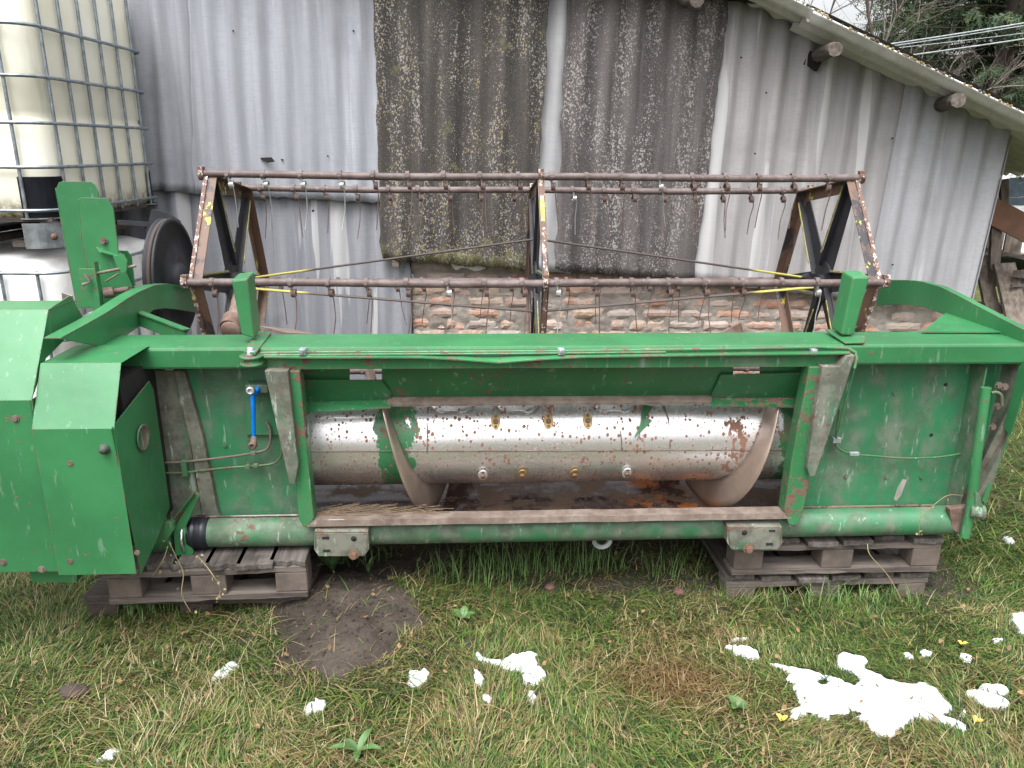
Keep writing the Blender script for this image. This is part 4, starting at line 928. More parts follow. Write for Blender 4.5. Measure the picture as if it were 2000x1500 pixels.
# ================================================================== PALLETS
def pallet(name_label, loc, rz, w_=.80, d_=1.2, seed=0, broken=False, group='wooden pallets under the header', dark=False):
    wy, wx, wb = ('wood_dark', 'wood_dark', 'dkwood') if dark else ('wood_y', 'wood_x', 'block')  # dark set paints the shade on the lower left pallet into its wood
    r_ = random.Random(seed); t = empty('pallet', loc, rz); tag(t, name_label, 'pallet', group)
    nb = 6
    for i in range(nb):
        bw_ = (.115 if not broken else .128); x = -w_/2+bw_/2+(w_-bw_)*i/(nb-1); jy = r_.uniform(-.02, .02)
        m_ = MB(); y0 = -d_/2+jy+(r_.uniform(-.05, .03) if broken else 0)
        nseg = 8; A_ = []; B_ = []
        for s_ in range(nseg+1): A_.append(V3((x-bw_/2+bw_*s_/nseg, y0+(.012 if broken else .004)*r_.uniform(-1, 1), .144))); B_.append(V3((x-bw_/2+bw_*s_/nseg, d_/2, .144)))
        m_.strip(A_, B_, (0, 0, -.020)); m_.build('deck_board', wy, t, .002)
    for y in (-d_/2+.05, 0, d_/2-.05):
        m_ = MB(); A_ = []; B_ = []
        for s_ in range(17): xx = -w_/2+w_*s_/16; A_.append(V3((xx, y-.048, .122+r_.uniform(-.001, .001)))); B_.append(V3((xx, y-.048+.0, .122-.021+r_.uniform(-.002, .003))))
        m_.strip(A_, B_, (0, .095, 0)); m_.build('cross_board', wx, t, .001)
        for x in (-w_/2+.055, 0, w_/2-.055):
            m_ = MB(); m_.box((x+r_.uniform(-.008, .008), y, .0615), (.11 if x else .12, .094, .076)); m_.build('block', wb, t, .004)
        m_ = MB(); A_ = []; B_ = []
        for s_ in range(17): xx = -w_/2+w_*s_/16; A_.append(V3((xx, y-.05+.004*r_.uniform(-1, 1), .0225+r_.uniform(-.001, .001)))); B_.append(V3((xx, y-.05, .001+r_.uniform(-.002, .004))))
        m_.strip(A_, B_, (0, .1, 0)); m_.build('bottom_board', wx, t, .001)
    return t
def rw(x, y, z): return ROOTM @ V3((x, y, z))
pr1 = rw(1.075, .64, .110); pr2 = rw(1.06, .66, -.055)
pallet('upper of the two grey pallets under the right end of the header', pr1, rad(3), seed=1)
pallet('lower grey pallet at the right, half sunk into the grass', pr2, rad(3.5), seed=2)
pl1 = rw(-1.25, .53, .118); pl2 = rw(-1.28, .60, -.04)
pallet('upper pallet at the left with broken splintered deck boards', pl1, rad(5), .68, 1.2, 3, True)
pallet('lower pallet at the left beside the dirt mound, shade painted into its wood', pl2, rad(1), .80, 1.2, 4, dark=True)
# ================================================================== IBC TANKS
def ibc(z0, mat, label, x_off=0, foot=True, zt=0.):
    t = empty('tank_container', (-2.86+x_off, 4.35, z0)); tag(t, label, 'tank container', 'caged plastic tanks by the shed wall')
    hx, hy = .50, .59; cr = .13
    def ring(z, r_in=0, n=6):
        pts = []
        for cx, cy, a0 in ((1, 1, 0), (-1, 1, 90), (-1, -1, 180), (1, -1, 270)):
            for k in range(n+1):
                a = rad(a0+90*k/n); pts.append(V3((cx*(hx-cr-r_in)+(cr)*math.cos(a), cy*(hy-cr-r_in)+cr*math.sin(a), z)))
        return pts
    # bottle
    m_ = MB(); prev = None; vs = []; zs = [(.145, .03), (.17, .012), (.35, .010), (.6, .016), (.62, .024), (.64, .016), (.9, .012), (1.04+zt, .015), (1.09+zt, .05), (1.12+zt, .12)]
    rings = [ring(z, i) for z, i in zs]; n = len(rings[0])
    for r_ in rings: vs += r_
    m_.add(vs, [(i*n+k, i*n+(k+1) % n, (i+1)*n+(k+1) % n, (i+1)*n+k) for i in range(len(zs)-1) for k in range(n)]+[tuple(range(n)), tuple(range((len(zs)-1)*n, len(zs)*n))], True)
    m_.build('bottle', mat, t)
    for z in ((.185, .385, .585, .79, 1.01, 1.33) if zt else (.17, .33, .52, .71, .90, 1.05)):
        m_ = MB(); r_ = ring(z, -.014); m_.tube(r_+[r_[0], r_[1]], .0085, 7, False); m_.build('cage_rail', 'cage', t)
    m_ = MB(); per = []
    for y in (-.46, -.28, -.10, .08, .26, .44): per += [V3((hx+.006, y, 0)), V3((-hx-.006, y, 0))]
    for x in (-.38, -.2, 0, .2, .38): per += [V3((x, -hy-.006, 0)), V3((x, hy+.006, 0))]
    for i, p in enumerate(per):
        b_ = MB(); b_.tube([p+V3((0, 0, .15)), p+V3((0, 0, 1.06+zt))], .0085, 7); b_.build('cage_upright', 'cage', t)
    # corner guards and base
    for cx, cy in ((1, -1), (1, 1), (-1, -1), (-1, 1)):
        g = MB(); A_ = []; B_ = []; Cc = []; D_ = []
        for k in range(9):
            a = rad(-5+100*k/8); c = V3((cx*(hx-cr)+cx*(cr+.001)*math.cos(a), cy*(hy-cr)+cy*(cr+.001)*math.sin(a), 0)); A_.append(c+V3((0, 0, .34))); B_.append(c+V3((0, 0, .15)))
            c2 = V3((cx*(hx-cr)+cx*(cr+.022)*math.cos(a), cy*(hy-cr)+cy*(cr+.022)*math.sin(a), 0)); Cc.append(c2+V3((0, 0, .125))); D_.append(c2+V3((0, 0, .005)))
        g.strip(A_, B_, (0, 0, .001)); g.build('corner_guard', 'rubber', t)
        if foot:
            g = MB(); g.strip(Cc, D_, (0, 0, .001)); g.strip([c+V3((0, 0, .02)) for c in Cc], [c*.93+V3((0, 0, .03)) for c in Cc], (0, 0, .002)); f_ = g.build('corner_foot', 'zinc', t)
            g = MB(); d_ = V3((cx*.707, cy*.707, 0)); g.lathe(V3((cx*(hx-cr), cy*(hy-cr), .06))+d_*(cr+.021), d_, [(0, 0), (0, .016), (.002, .016), (.002, 0)], 14); g.build('foot_hole', 'rust_brown', f_)
    g = MB(); g.box((0, 0, .14), (2*hx-.03, 2*hy-.03, .02))
    for x in (-.3, 0, .3): g.box((x, 0, .02), (.1, 2*hy-.1, .03))
    g.build('base_frame', 'wood_dark', t)
    return t
ibc(1.165, 'tank', 'upper caged tank with yellowed plastic, standing on the white tank', .15, zt=.28)
ibc(0.0, 'tank2', 'lower caged tank with white plastic, behind the drive covers', .15)
# ================================================================== JUNK AT THE RIGHT
def plank(a, b_, wd, th, mat, label, side=(1, 0, 0), name='plank', cat='plank', group='old boards leaning in the heap by the shed corner', y0=5.3, y1=5.3):
    A_, B_ = W(*a, y0), W(*b_, y1); m_ = MB(); m_.beam(A_, B_, side, wd, th); o = m_.build(name, mat, None, .003); tag(o, label, cat, group); return o
plank((1960, 350), (1962, 425), .055, .03, 'wood_z', 'short grey upright board in front of the parked car', y0=5.5, y1=5.45)
plank((1945, 440), (1940, 560), .07, .03, 'wood_z', 'grey upright board below the brown panel', y0=5.45, y1=5.4)
plank((1925, 405), (2030, 460), .17, .02, 'brownboard', 'rusty brown panel lying slantwise over the heap', side=(0, 0, 1), y0=5.42, y1=5.38)
plank((1960, 515), (1990, 640), .15, .03, 'wood_z', 'wide dark weathered plank leaning in the heap', y0=5.35, y1=5.1)
plank((1985, 530), (2030, 680), .13, .03, 'wood_z', 'wide tan plank leaning right of the dark one', y0=5.42, y1=5.2)
plank((1915, 500), (1945, 640), .10, .03, 'wood_z', 'narrow plank leaning next to the shed corner', y0=5.5, y1=5.25)
plank((1985, 535), (2040, 540), .05, .05, 'wood_x', 'pale sawn beam end poking out of the heap', side=(0, 0, 1), y0=5.2, y1=5.5)
plank((1975, 558), (2040, 556), .02, .02, 'wood_x', 'thin stick lying across the leaning planks', side=(0, 0, 1), y0=5.2, y1=5.3)
plank((1890, 480), (2040, 512), .03, .08, 'wood_x', 'long beam lying level behind the upright boards', side=(0, 0, 1), y0=5.8, y1=5.8)
plank((1890, 432), (2040, 432), .05, .06, 'wood_x', 'long grey rail on top of the pale crate', side=(0, 0, 1), y0=5.8, y1=5.8)
plank((1885, 300), (2040, 330), .06, .10, 'wood_dark', 'dark roof beam end behind the shed corner', side=(0, 0, 1), y0=6.0, y1=6.0)
cr_ = empty('crate', (3.62, 6.1, .88)); tag(cr_, 'pale slatted wooden crate in the heap under the brown panel', 'crate')
for i in range(5):
    m_ = MB(); m_.box((-.3+.15*i, 0, .1), (.135, .02, .22)); m_.build('slat', 'wood_z', cr_, .002)
m_ = MB(); m_.box((0, .25, .0), (.75, .5, .03)); m_.box((0, .03, .0), (.78, .03, .04)); m_.box((0, .03, .2), (.78, .03, .03)); m_.build('frame', 'wood_x', cr_, .002)
# stacked timber lower part
for i in range(6):
    a = W(1935+8*i, 600+45*i, 5.75+.1*(i % 2)); m_ = MB(); L = 1.3
    m_.beam(a+V3((-.15, 0, 0)), a+V3((L, .2*(i % 3-1), .05*(i % 2))), (0, 0, 1), .07, .12); tag(m_.build('timber', 'wood_dark', None, .004), ['top', 'second', 'third', 'fourth', 'fifth', 'lowest'][i]+' dark timber from the top of the heap right of the shed', 'timber', 'dark timbers in the heap')
# parked car far behind
car = empty('parked_car', (7.2, 11.5, 0)); tag(car, 'white parked car seen past the shed corner above the boards', 'car')
def lump(profile, y0, y1, tuck=.12):
    vs = []; n = len(profile)
    for y, k in ((y0, 1-tuck), (y0+.12, 1), (y1-.12, 1), (y1, 1-tuck)):
        vs += [(x*(.98 if k < 1 else 1), y, z*(k if z > .9 else 1)) for x, z in profile]
    fs = [(i*n+j, i*n+(j+1) % n, (i+1)*n+(j+1) % n, (i+1)*n+j) for i in range(3) for j in range(n)]+[tuple(range(n)), tuple(range(3*n, 4*n))]
    return vs, fs
m_ = MB(); m_.add(*lump([(-2.1, .3), (-2.15, .75), (-1.2, .95), (-.55, 1.42), (.9, 1.46), (1.7, 1.0), (2.1, .9), (2.1, .3)], -.8, .8)); m_.build('body', 'carbody', car, .03)
m_ = MB(); m_.plate([V3((-1.1, -.805, .97)), V3((-.52, -.805, 1.33)), V3((.15, -.805, 1.36)), V3((.15, -.805, .97))], (0, .02, 0)); m_.plate([V3((.22, -.805, .97)), V3((.22, -.805, 1.36)), V3((.85, -.805, 1.35)), V3((1.45, -.805, .98))], (0, .02, 0)); m_.build('side_window', 'glass', car)
for x in (-1.35, 1.3):
    m_ = MB(); m_.lathe((x, -.86, .32), (0, 1, 0), [(0, 0), (0, .2), (.02, .31), (.2, .32), (.2, 0)], 20); m_.build('wheel', 'rubber', car)
# ================================================================== SNOW
def inside(x, y, poly):
    c = False; j = len(poly)-1
    for i in range(len(poly)):
        xi, yi = poly[i]; xj, yj = poly[j]
        if (yi > y) != (yj > y) and x < (xj-xi)*(y-yi)/(yj-yi)+xi: c = not c
        j = i
    return c
def segd(x, y, poly):
    p = np.array(poly); q = np.roll(p, -1, 0); d = q-p; t = np.clip(((x-p[:, 0])*d[:, 0]+(y-p[:, 1])*d[:, 1])/(d**2).sum(1).clip(1e-9), 0, 1)
    return float(np.sqrt((p[:, 0]+t*d[:, 0]-x)**2+(p[:, 1]+t*d[:, 1]-y)**2).min())
snow_zones = []
def snow(px_poly, label, thick=.022, mat='snow', holes=(), base=.014):
    poly = [tuple(G(a, c, base+.006)[:2]) for a, c in px_poly]; hp = [[tuple(G(a, c, base+.01)[:2]) for a, c in h] for h in holes]
    snow_zones.append((poly, hp))
    xs = [p[0] for p in poly]; ys = [p[1] for p in poly]; area = (max(xs)-min(xs))*(max(ys)-min(ys))
    st = max(.003, min(.007, math.sqrt(area)/60))
    nx, ny = int((max(xs)-min(xs)+.02)/st)+1, int((max(ys)-min(ys)+.02)/st)+1; V = []; ids = {}; F = []
    H_ = {}
    for i in range(nx):
        for j in range(ny):
            x, y = min(xs)-.01+i*st, min(ys)-.01+j*st; xx = x+.014*NZ(x*22, y*22)+.008*NZ(x*60, y*60); yy = y+.012*NZ(x*22, y*22, 7)+.008*NZ(x*60, y*60, 5)
            if inside(xx, yy, poly) and not any(inside(xx, yy, h) for h in hp):
                d = min([segd(xx, yy, poly)]+[segd(xx, yy, h) for h in hp]); H_[(i, j)] = d
    for (i, j), d in H_.items():
        x, y = min(xs)-.01+i*st, min(ys)-.01+j*st; k = min(1, d/min(.03, math.sqrt(area)*.16))
        ids[(i, j)] = len(V); V.append((x, y, gh(x, y)+base-.014+(thick*.4+.010)*math.sqrt(k*(2-k))+.002*NZ(x*9, y*9)+.0015*NZ(x*60, y*60)))
    for (i, j) in H_:
        q = [(i, j), (i+1, j), (i+1, j+1), (i, j+1)]
        if all(k in ids for k in q): F.append(tuple(ids[k] for k in q))
    if not F: return
    me = bpy.data.meshes.new('snow_patch'); me.from_pydata(V, [], F); me.polygons.foreach_set('use_smooth', [True]*len(F)); me.materials.append(M[mat])
    bm = bmesh.new(); bm.from_mesh(me)
    be = [e for e in bm.edges if e.is_boundary]; r_ = bmesh.ops.extrude_edge_only(bm, edges=be)
    for v in r_['geom']:
        if isinstance(v, bmesh.types.BMVert): v.co.z -= .012
    bmesh.ops.recalc_face_normals(bm, faces=bm.faces); bm.to_mesh(me); bm.free()
    o = bpy.data.objects.new('snow_patch', me); COL.objects.link(o); tag(o, label, 'snow patch', 'patches of old snow on the grass')
snow([(1498, 1288), (1540, 1297), (1600, 1308), (1645, 1322), (1672, 1330), (1680, 1318), (1665, 1305), (1645, 1302), (1630, 1285), (1638, 1268), (1655, 1265), (1690, 1276), (1698, 1283), (1697, 1297), (1730, 1312), (1760, 1324), (1810, 1328), (1832, 1343), (1850, 1362), (1856, 1380), (1845, 1392), (1870, 1402), (1893, 1412), (1890, 1424), (1850, 1415), (1810, 1402), (1790, 1404), (1765, 1415), (1748, 1436), (1720, 1437), (1695, 1420), (1672, 1398), (1658, 1388), (1632, 1392), (1622, 1408), (1600, 1394), (1575, 1395), (1560, 1402), (1542, 1396), (1545, 1380), (1562, 1368), (1556, 1350), (1545, 1335), (1540, 1310)],
     'largest snow patch, sprawling with holes melted through it', .026, holes=[[(1597, 1318), (1614, 1316), (1624, 1322), (1618, 1328), (1604, 1330)], [(1648, 1310), (1672, 1308), (1680, 1322), (1668, 1330), (1650, 1324)], [(1662, 1380), (1678, 1378), (1680, 1386), (1666, 1390)]])
snow([(925, 1275), (938, 1270), (950, 1280), (975, 1285), (1000, 1280), (1030, 1271), (1050, 1272), (1052, 1285), (1050, 1298), (1068, 1308), (1072, 1322), (1052, 1336), (1035, 1332), (1018, 1328), (1018, 1318), (1026, 1312), (1010, 1306), (990, 1308), (968, 1300), (958, 1290), (938, 1288), (926, 1284)], 'two-lobed snow patch in the middle of the lawn')
snow([(408, 1322), (425, 1310), (445, 1297), (460, 1294), (468, 1304), (450, 1318), (425, 1328)], 'small oval snow patch left of the dirt mound', .015)
snow([(792, 1335), (797, 1320), (812, 1308), (832, 1304), (840, 1312), (838, 1325), (820, 1334), (800, 1338)], 'rounded snow patch right of the dirt mound tip', .018)
snow([(592, 1390), (600, 1372), (618, 1360), (632, 1365), (632, 1382), (612, 1388), (598, 1392)], 'thin grey snow patch below the dirt mound', .010, 'thinsnow')
snow([(190, 1468), (205, 1460), (228, 1458), (236, 1464), (215, 1478), (195, 1480)], 'grey melting snow patch at the lower left corner', .008, 'thinsnow')
snow([(925, 1310), (935, 1303), (942, 1318), (943, 1332), (930, 1334)], 'narrow snow fleck left of the two-lobed patch', .012)
snow([(944, 1356), (955, 1353), (964, 1362), (958, 1368), (946, 1364)], 'tiny snow dot below the two-lobed patch', .012)
snow([(1030, 1362), (1038, 1350), (1048, 1348), (1046, 1360), (1034, 1368)], 'grey snow fleck under the right lobe', .008, 'thinsnow')
snow([(1416, 1258), (1440, 1257), (1462, 1256), (1480, 1262), (1488, 1272), (1482, 1281), (1462, 1280), (1440, 1272)], 'slim snow patch up and left of the largest one', .016)
snow([(1427, 1247), (1445, 1237), (1466, 1234), (1462, 1241), (1440, 1249)], 'thin grey snow sliver above the slim patch', .006, 'thinsnow')
snow([(1884, 1350), (1900, 1338), (1918, 1336), (1935, 1346), (1960, 1362), (1976, 1370), (1968, 1384), (1940, 1378), (1905, 1366)], 'lower of two overlapping snow pads near the right edge', .018)
snow([(1920, 1334), (1945, 1331), (1968, 1338), (1975, 1348), (1965, 1354), (1938, 1348)], 'upper of two overlapping snow pads near the right edge', .018)
snow([(1978, 1192), (1992, 1190), (2020, 1196), (2020, 1240), (2000, 1236), (1985, 1225), (1990, 1216), (1978, 1208)], 'snow patch cut off by the right edge of the picture', .022)
snow([(1960, 1046), (1974, 1043), (1985, 1052), (1978, 1057), (1964, 1054)], 'small snow patch beside the right pallets', .018)
snow([(1938, 1242), (1948, 1238), (1960, 1240), (1955, 1247), (1944, 1250)], 'tiny snow dot near the right edge patch', .012)
snow([(1760, 1268), (1772, 1266), (1784, 1275), (1780, 1281), (1765, 1276)], 'left of three snow dots above the largest patch', .012)
snow([(1798, 1264), (1812, 1262), (1826, 1270), (1820, 1275), (1803, 1272)], 'middle of three snow dots above the largest patch', .012)
snow([(1874, 1277), (1888, 1273), (1903, 1279), (1898, 1287), (1880, 1286)], 'right of three snow dots above the largest patch', .012)
snow([(1868, 1382), (1878, 1379), (1886, 1388), (1874, 1391)], 'tiny snow dot by the right tip of the largest patch', .010)
# ================================================================== GRASS
def inpoly_np(x, y, poly):
    c = np.zeros(len(x), bool); j = len(poly)-1
    for i in range(len(poly)):
        xi, yi = poly[i]; xj, yj = poly[j]
        c ^= ((yi > y) != (yj > y)) & (x < (xj-xi)*(y-yi)/((yj-yi) or 1e-9)+xi); j = i
    return c
def vnoise(x, y, s, seed):
    """value noise on arrays"""
    r_ = np.random.RandomState(seed); T = r_.rand(64, 64); xs, ys = x*s+1000, y*s+1000
    xi, yi = np.floor(xs).astype(int), np.floor(ys).astype(int); fx, fy = xs-xi, ys-yi; fx = fx*fx*(3-2*fx); fy = fy*fy*(3-2*fy)
    a, b_, c, d = T[xi % 64, yi % 64], T[(xi+1) % 64, yi % 64], T[xi % 64, (yi+1) % 64], T[(xi+1) % 64, (yi+1) % 64]
    return (a*(1-fx)+b_*fx)*(1-fy)+(c*(1-fx)+d*fx)*fy
mound = [tuple(G(a, c)[:2]) for a, c in ((455, 1190), (560, 1160), (620, 1080), (900, 1070), (870, 1115), (775, 1170), (815, 1225), (760, 1290), (660, 1330), (570, 1330), (525, 1300), (545, 1240), (500, 1205))]
under = [tuple(G(a, c)[:2]) for a, c in ((600, 1195), (620, 1080), (1440, 1065), (1440, 1110), (1000, 1085), (820, 1090), (720, 1150))]
brown = tuple(G(1330, 1335)[:2])
def terrain(x, y):
    return np.array([gh(a, c) for a, c in zip(x, y)])
def blades(name, N, region, Lr, Wd, palette, seed, lean=(.3, 1.2), straw=False, label='', cat='', dens=None):
    R_ = np.random.RandomState(seed); x = R_.uniform(region[0], region[1], N); y = R_.uniform(region[2], region[3], N)
    keep = np.ones(N, bool)
    jx, jy = x+.10*(vnoise(x, y, 9, 31)-.5)+.05*(vnoise(x, y, 30, 33)-.5), y+.10*(vnoise(x, y, 9, 32)-.5)+.05*(vnoise(x, y, 30, 34)-.5)
    keep &= ~(inpoly_np(jx, jy, mound) & (R_.rand(N) > (.10 if straw else .02)))
    keep &= ~(((y > 2.62) | inpoly_np(jx, jy, under)) & (y < 3.6) & (np.abs(x-.1) < 1.75) & (R_.rand(N) > .22))
    keep &= np.abs(x)/(y+.45) < 1.02
    for poly, hp in snow_zones:
        ins = inpoly_np(x+.022*(vnoise(x, y, 25, 41)-.5)+.016*(vnoise(x, y, 90, 42)-.5), y+.022*(vnoise(x, y, 25, 43)-.5)+.016*(vnoise(x, y, 90, 44)-.5), poly)
        for h in hp: ins &= ~inpoly_np(x, y, h)
        keep &= ~(ins & (R_.rand(N) > .035))
    if dens is not None: keep &= R_.rand(N) < dens(x, y)
    x, y = x[keep], y[keep]; n = len(x); z = terrain(x, y)
    L = R_.uniform(*Lr, n)*(.6+.8*vnoise(x, y, 3, seed)); ang = R_.rand(n)*2*np.pi
    flow = vnoise(x, y, 2.2, 5)*2*np.pi*1.5; ang = np.where(R_.rand(n) < .55, flow+R_.normal(0, .5, n), ang)
    ln = R_.uniform(*lean, n); wd = Wd*R_.uniform(.6, 1.3, n)
    dx, dy = np.cos(ang), np.sin(ang); sxv, syv = -dy, dx
    K = 4; V = np.zeros((n, 2*K-1, 3)); 
    hz = 0; cx = x.copy(); cy = y.copy(); cz = z+(R_.uniform(0, .03, n) if straw else -.004)
    for k in range(K):
        w_ = wd*(1-(k/(K-1))**1.6)
        if k < K-1:
            for s_, sg in ((0, -1), (1, 1)): V[:, 2*k+s_, 0] = cx+sg*w_*sxv; V[:, 2*k+s_, 1] = cy+sg*w_*syv; V[:, 2*k+s_, 2] = cz
        else: V[:, 2*K-2, 0] = cx; V[:, 2*K-2, 1] = cy; V[:, 2*K-2, 2] = cz
        th = ln*(.45+.40*k/(K-1)); th = np.clip(th, 0, 1.95); st = L/(K-1)
        cx = cx+dx*np.sin(th)*st; cy = cy+dy*np.sin(th)*st; cz = np.maximum(cz+np.cos(th)*st, z+.004)
    base = (np.arange(n)*(2*K-1))[:, None]
    quads = np.concatenate([base+np.array([[2*k, 2*k+1, 2*k+3, 2*k+2]]) for k in range(K-2)], 0)
    tris = base+np.array([[2*K-4, 2*K-3, 2*K-2]])
    loops = np.concatenate([quads.ravel(), tris.ravel()]); nq, ntr = len(quads), len(tris)
    me = bpy.data.meshes.new(name); me.vertices.add(n*(2*K-1)); me.vertices.foreach_set('co', V.ravel()); me.loops.add(len(loops)); me.loops.foreach_set('vertex_index', loops.astype(np.int32))
    me.polygons.add(nq+ntr); ls = np.concatenate([np.arange(nq)*4, nq*4+np.arange(ntr)*3]).astype(np.int32); me.polygons.foreach_set('loop_start', ls)
    me.polygons.foreach_set('use_smooth', np.ones(nq+ntr, bool)); me.update(calc_edges=True)
    pal = np.array(palette); pn = vnoise(x, y, 1.7, 21)*.6+vnoise(x, y, 6, 22)*.4
    # left side and dead patch are strawier
    stw = np.clip((pn-.50)*2.6+.05+np.clip((-x-1.0)*.35, 0, .45)+.8*np.exp(-(((x-brown[0])/.20)**2+((y-brown[1])/.12)**2)*1.5), 0, 1)
    ci = R_.rand(n); idx = np.where(R_.rand(n) < .10+.58*stw, (ci*3).astype(int)+len(pal)//2, (ci*(len(pal)//2)).astype(int)).clip(0, len(pal)-1)
    col = pal[idx]*R_.uniform(.7, 1.3, n)[:, None]
    bd = np.exp(-(((x-brown[0])/.20)**2+((y-brown[1])/.12)**2)*1.5)[:, None]; col = col*(1-bd*.75)+np.array([.17, .085, .035])*bd*.75
    at = me.color_attributes.new('col', 'FLOAT_COLOR', 'POINT'); cc = np.ones((n, 2*K-1, 4)); cc[:, :, :3] = col[:, None, :]; at.data.foreach_set('color', cc.ravel())
    me.materials.append(M['blade']); o = bpy.data.objects.new(name, me); COL.objects.link(o); tag(o, label, cat, kind='stuff'); return o
GP = [(.058, .125, .022), (.095, .175, .032), (.16, .20, .046), (.026, .060, .017), (.24, .195, .08), (.34, .285, .145), (.19, .125, .06), (.19, .20, .05)]
SP = [(.34, .27, .14), (.40, .33, .19), (.22, .16, .085), (.15, .17, .06), (.46, .39, .24), (.28, .20, .11), (.35, .28, .16), (.18, .12, .07)]
blades('grass', 270000, (-3.2, 3.2, 1.15, 3.0), (.016, .055), .0018, GP, 1, (1.0, 2.9), label='short green lawn grass in front of the header', cat='grass')
blades('long_grass', 76000, (-3.2, 3.2, 1.15, 3.3), (.05, .16), .0021, GP, 2, (2.2, 3.2), label='long bent blades of grass mixed with dead ones', cat='grass', dens=lambda x, y: .12+.88*vnoise(x, y, 2.5, 77))
blades('straw', 34000, (-3.2, 3.2, 1.2, 3.0), (.02, .09), .0010, SP, 3, (1.5, 1.75), True, label='dry straw scattered over the lawn', cat='straw', dens=lambda x, y: np.clip(.15+.9*np.clip(-x*.6-.15, 0, 1)+.5*(vnoise(x, y, 2, 9) > .6), 0, 1))
blades('rough_grass', 30000, (1.6, 5.5, 2.9, 6.5), (.06, .14), .0028, GP, 4, (1.4, 2.6), label='pale rough grass between the header and the board heap', cat='grass')
# taller tufts along the pallets and below the tube
def tuft(px_, py, n, L, label, seed, spread=.05):
    c = G(px_, py); m_ = MB(); r_ = random.Random(seed)
    for i in range(n):
        a = r_.uniform(0, 6.28); d = V3((math.cos(a), math.sin(a), 0)); s = d.cross(V3((0, 0, 1))); w_ = r_.uniform(.0012, .002); l_ = L*r_.uniform(.6, 1.1); ln = r_.uniform(.2, 1.0)
        p = c+V3((r_.gauss(0, spread), r_.gauss(0, spread*.5), gh(c.x, c.y))); A_ = []; B_ = []
        for k in range(5):
            w2 = w_*(1-k/4.2); A_.append(p-s*w2); B_.append(p+s*w2); th = ln*(.3+.5*k); p = p+(d*math.sin(min(th, 2.2))+V3((0, 0, math.cos(min(th, 2.2)))))*l_/4
        vs = A_+B_; m_.add(vs, [(k, k+1, 5+k+1, 5+k) for k in range(4)], True)
    o = m_.build('grass_tuft', M['tuft'] if 'tuft' in M else 'leafg', None); tag(o, label, 'grass tuft', 'grass tufts standing above the lawn')
M['tuft'] = plain('tuft_blades', (.11, .20, .055), .55, 0, .35, 8, 0)
tuft(255, 1200, 90, .16, 'dark green tuft in front of the left pallets', 1, .04)
tuft(1000, 1120, 120, .20, 'long arching tuft below the middle of the tube', 2, .11)
tuft(1150, 1110, 110, .20, 'arching tuft below the lifting eye', 3, .10)
tuft(880, 1140, 70, .18, 'tuft between the dirt and the middle of the lawn', 4, .08)
tuft(1610, 1170, 60, .15, 'tuft at the foot of the right pallets', 5, .07)
tuft(1300, 1125, 70, .17, 'tuft right of the lifting eye, under the tube', 6, .08)
for i, (a, c, n, L, lb) in enumerate(((330, 1205, 60, .10, 'tuft leaning on the lower left pallet below the dry vine'), (470, 1190, 55, .09, 'tuft at the foot of the left pallets nearest the mound'), (1480, 1175, 60, .11, 'tuft hiding the left corner of the lower right pallet'), (1760, 1170, 60, .10, 'tuft in front of the right corner of the lower right pallet'), (1690, 1180, 50, .09, 'low tuft in front of the middle block of the right pallets'), (700, 1105, 40, .13, 'thin tuft in the dark soil under the left hook bracket'))):
    tuft(a, c, n, L, lb, 20+i, .07)
# leafy weeds
def leafy(px_, py, n, L, wd, mat, label, seed, lay=.9, name='weed_plant', cat='weed', grp='broad leaved weeds in the lawn'):
    c = G(px_, py); c.z = gh(c.x, c.y)+.012; m_ = MB(); r_ = random.Random(seed)
    for i in range(n):
        a = 2*math.pi*i/n+r_.uniform(-.4, .4); d = V3((math.cos(a), math.sin(a), 0)); s = d.cross(V3((0, 0, 1))); l_ = L*r_.uniform(.7, 1.15); A_ = []; B_ = []; Cc = []
        p = c.copy()
        for k in range(8):
            t = k/7; w2 = wd*math.sin(math.pi*min(.97, .08+t*.9))**.8; A_.append(p-s*w2+V3((0, 0, .25*w2))); Cc.append(p.copy()); B_.append(p+s*w2+V3((0, 0, .25*w2))); th = lay*(.45+.9*t); p = p+(d*math.sin(th)+V3((0, 0, math.cos(th))))*l_/7
        m_.add(A_+Cc+B_, [(k, k+1, 8+k+1, 8+k) for k in range(7)]+[(8+k, 8+k+1, 16+k+1, 16+k) for k in range(7)], True)
    o = m_.build(name, mat, None); tag(o, label, cat, grp)
leafy(652, 1150, 8, .12, .011, 'leafg', 'bright green weed at the top of the dirt mound', 1, 1.1)
leafy(722, 1160, 4, .08, .008, 'leafg', 'small weed right of the bright one on the mound', 2, .6)
leafy(700, 1478, 5, .085, .011, 'leafg', 'flat weed at the bottom edge, below the mound', 3, 1.45)
leafy(1438, 1396, 5, .05, .014, 'leafg', 'pale green weed left of the largest snow patch', 4, 1.2)
leafy(905, 1225, 5, .05, .014, 'leafg', 'rounded green weed in the middle of the lawn', 5, 1.2)
leafy(545, 1180, 4, .05, .010, 'leafg', 'small dark weed between the pallets and the mound', 6, .8)
for px_, py, l_ in ((1525, 1420, 'yellow leaf below the left tip of the largest snow patch'), (1905, 1420, 'yellow leaf right of the largest snow patch'), (1877, 1266, 'yellow leaf beside the right snow dot')):
    leafy(px_, py, 3, .022, .008, 'leafy', l_, int(px_), 1.2, 'fallen_leaf', 'leaf', 'fallen yellow leaves')
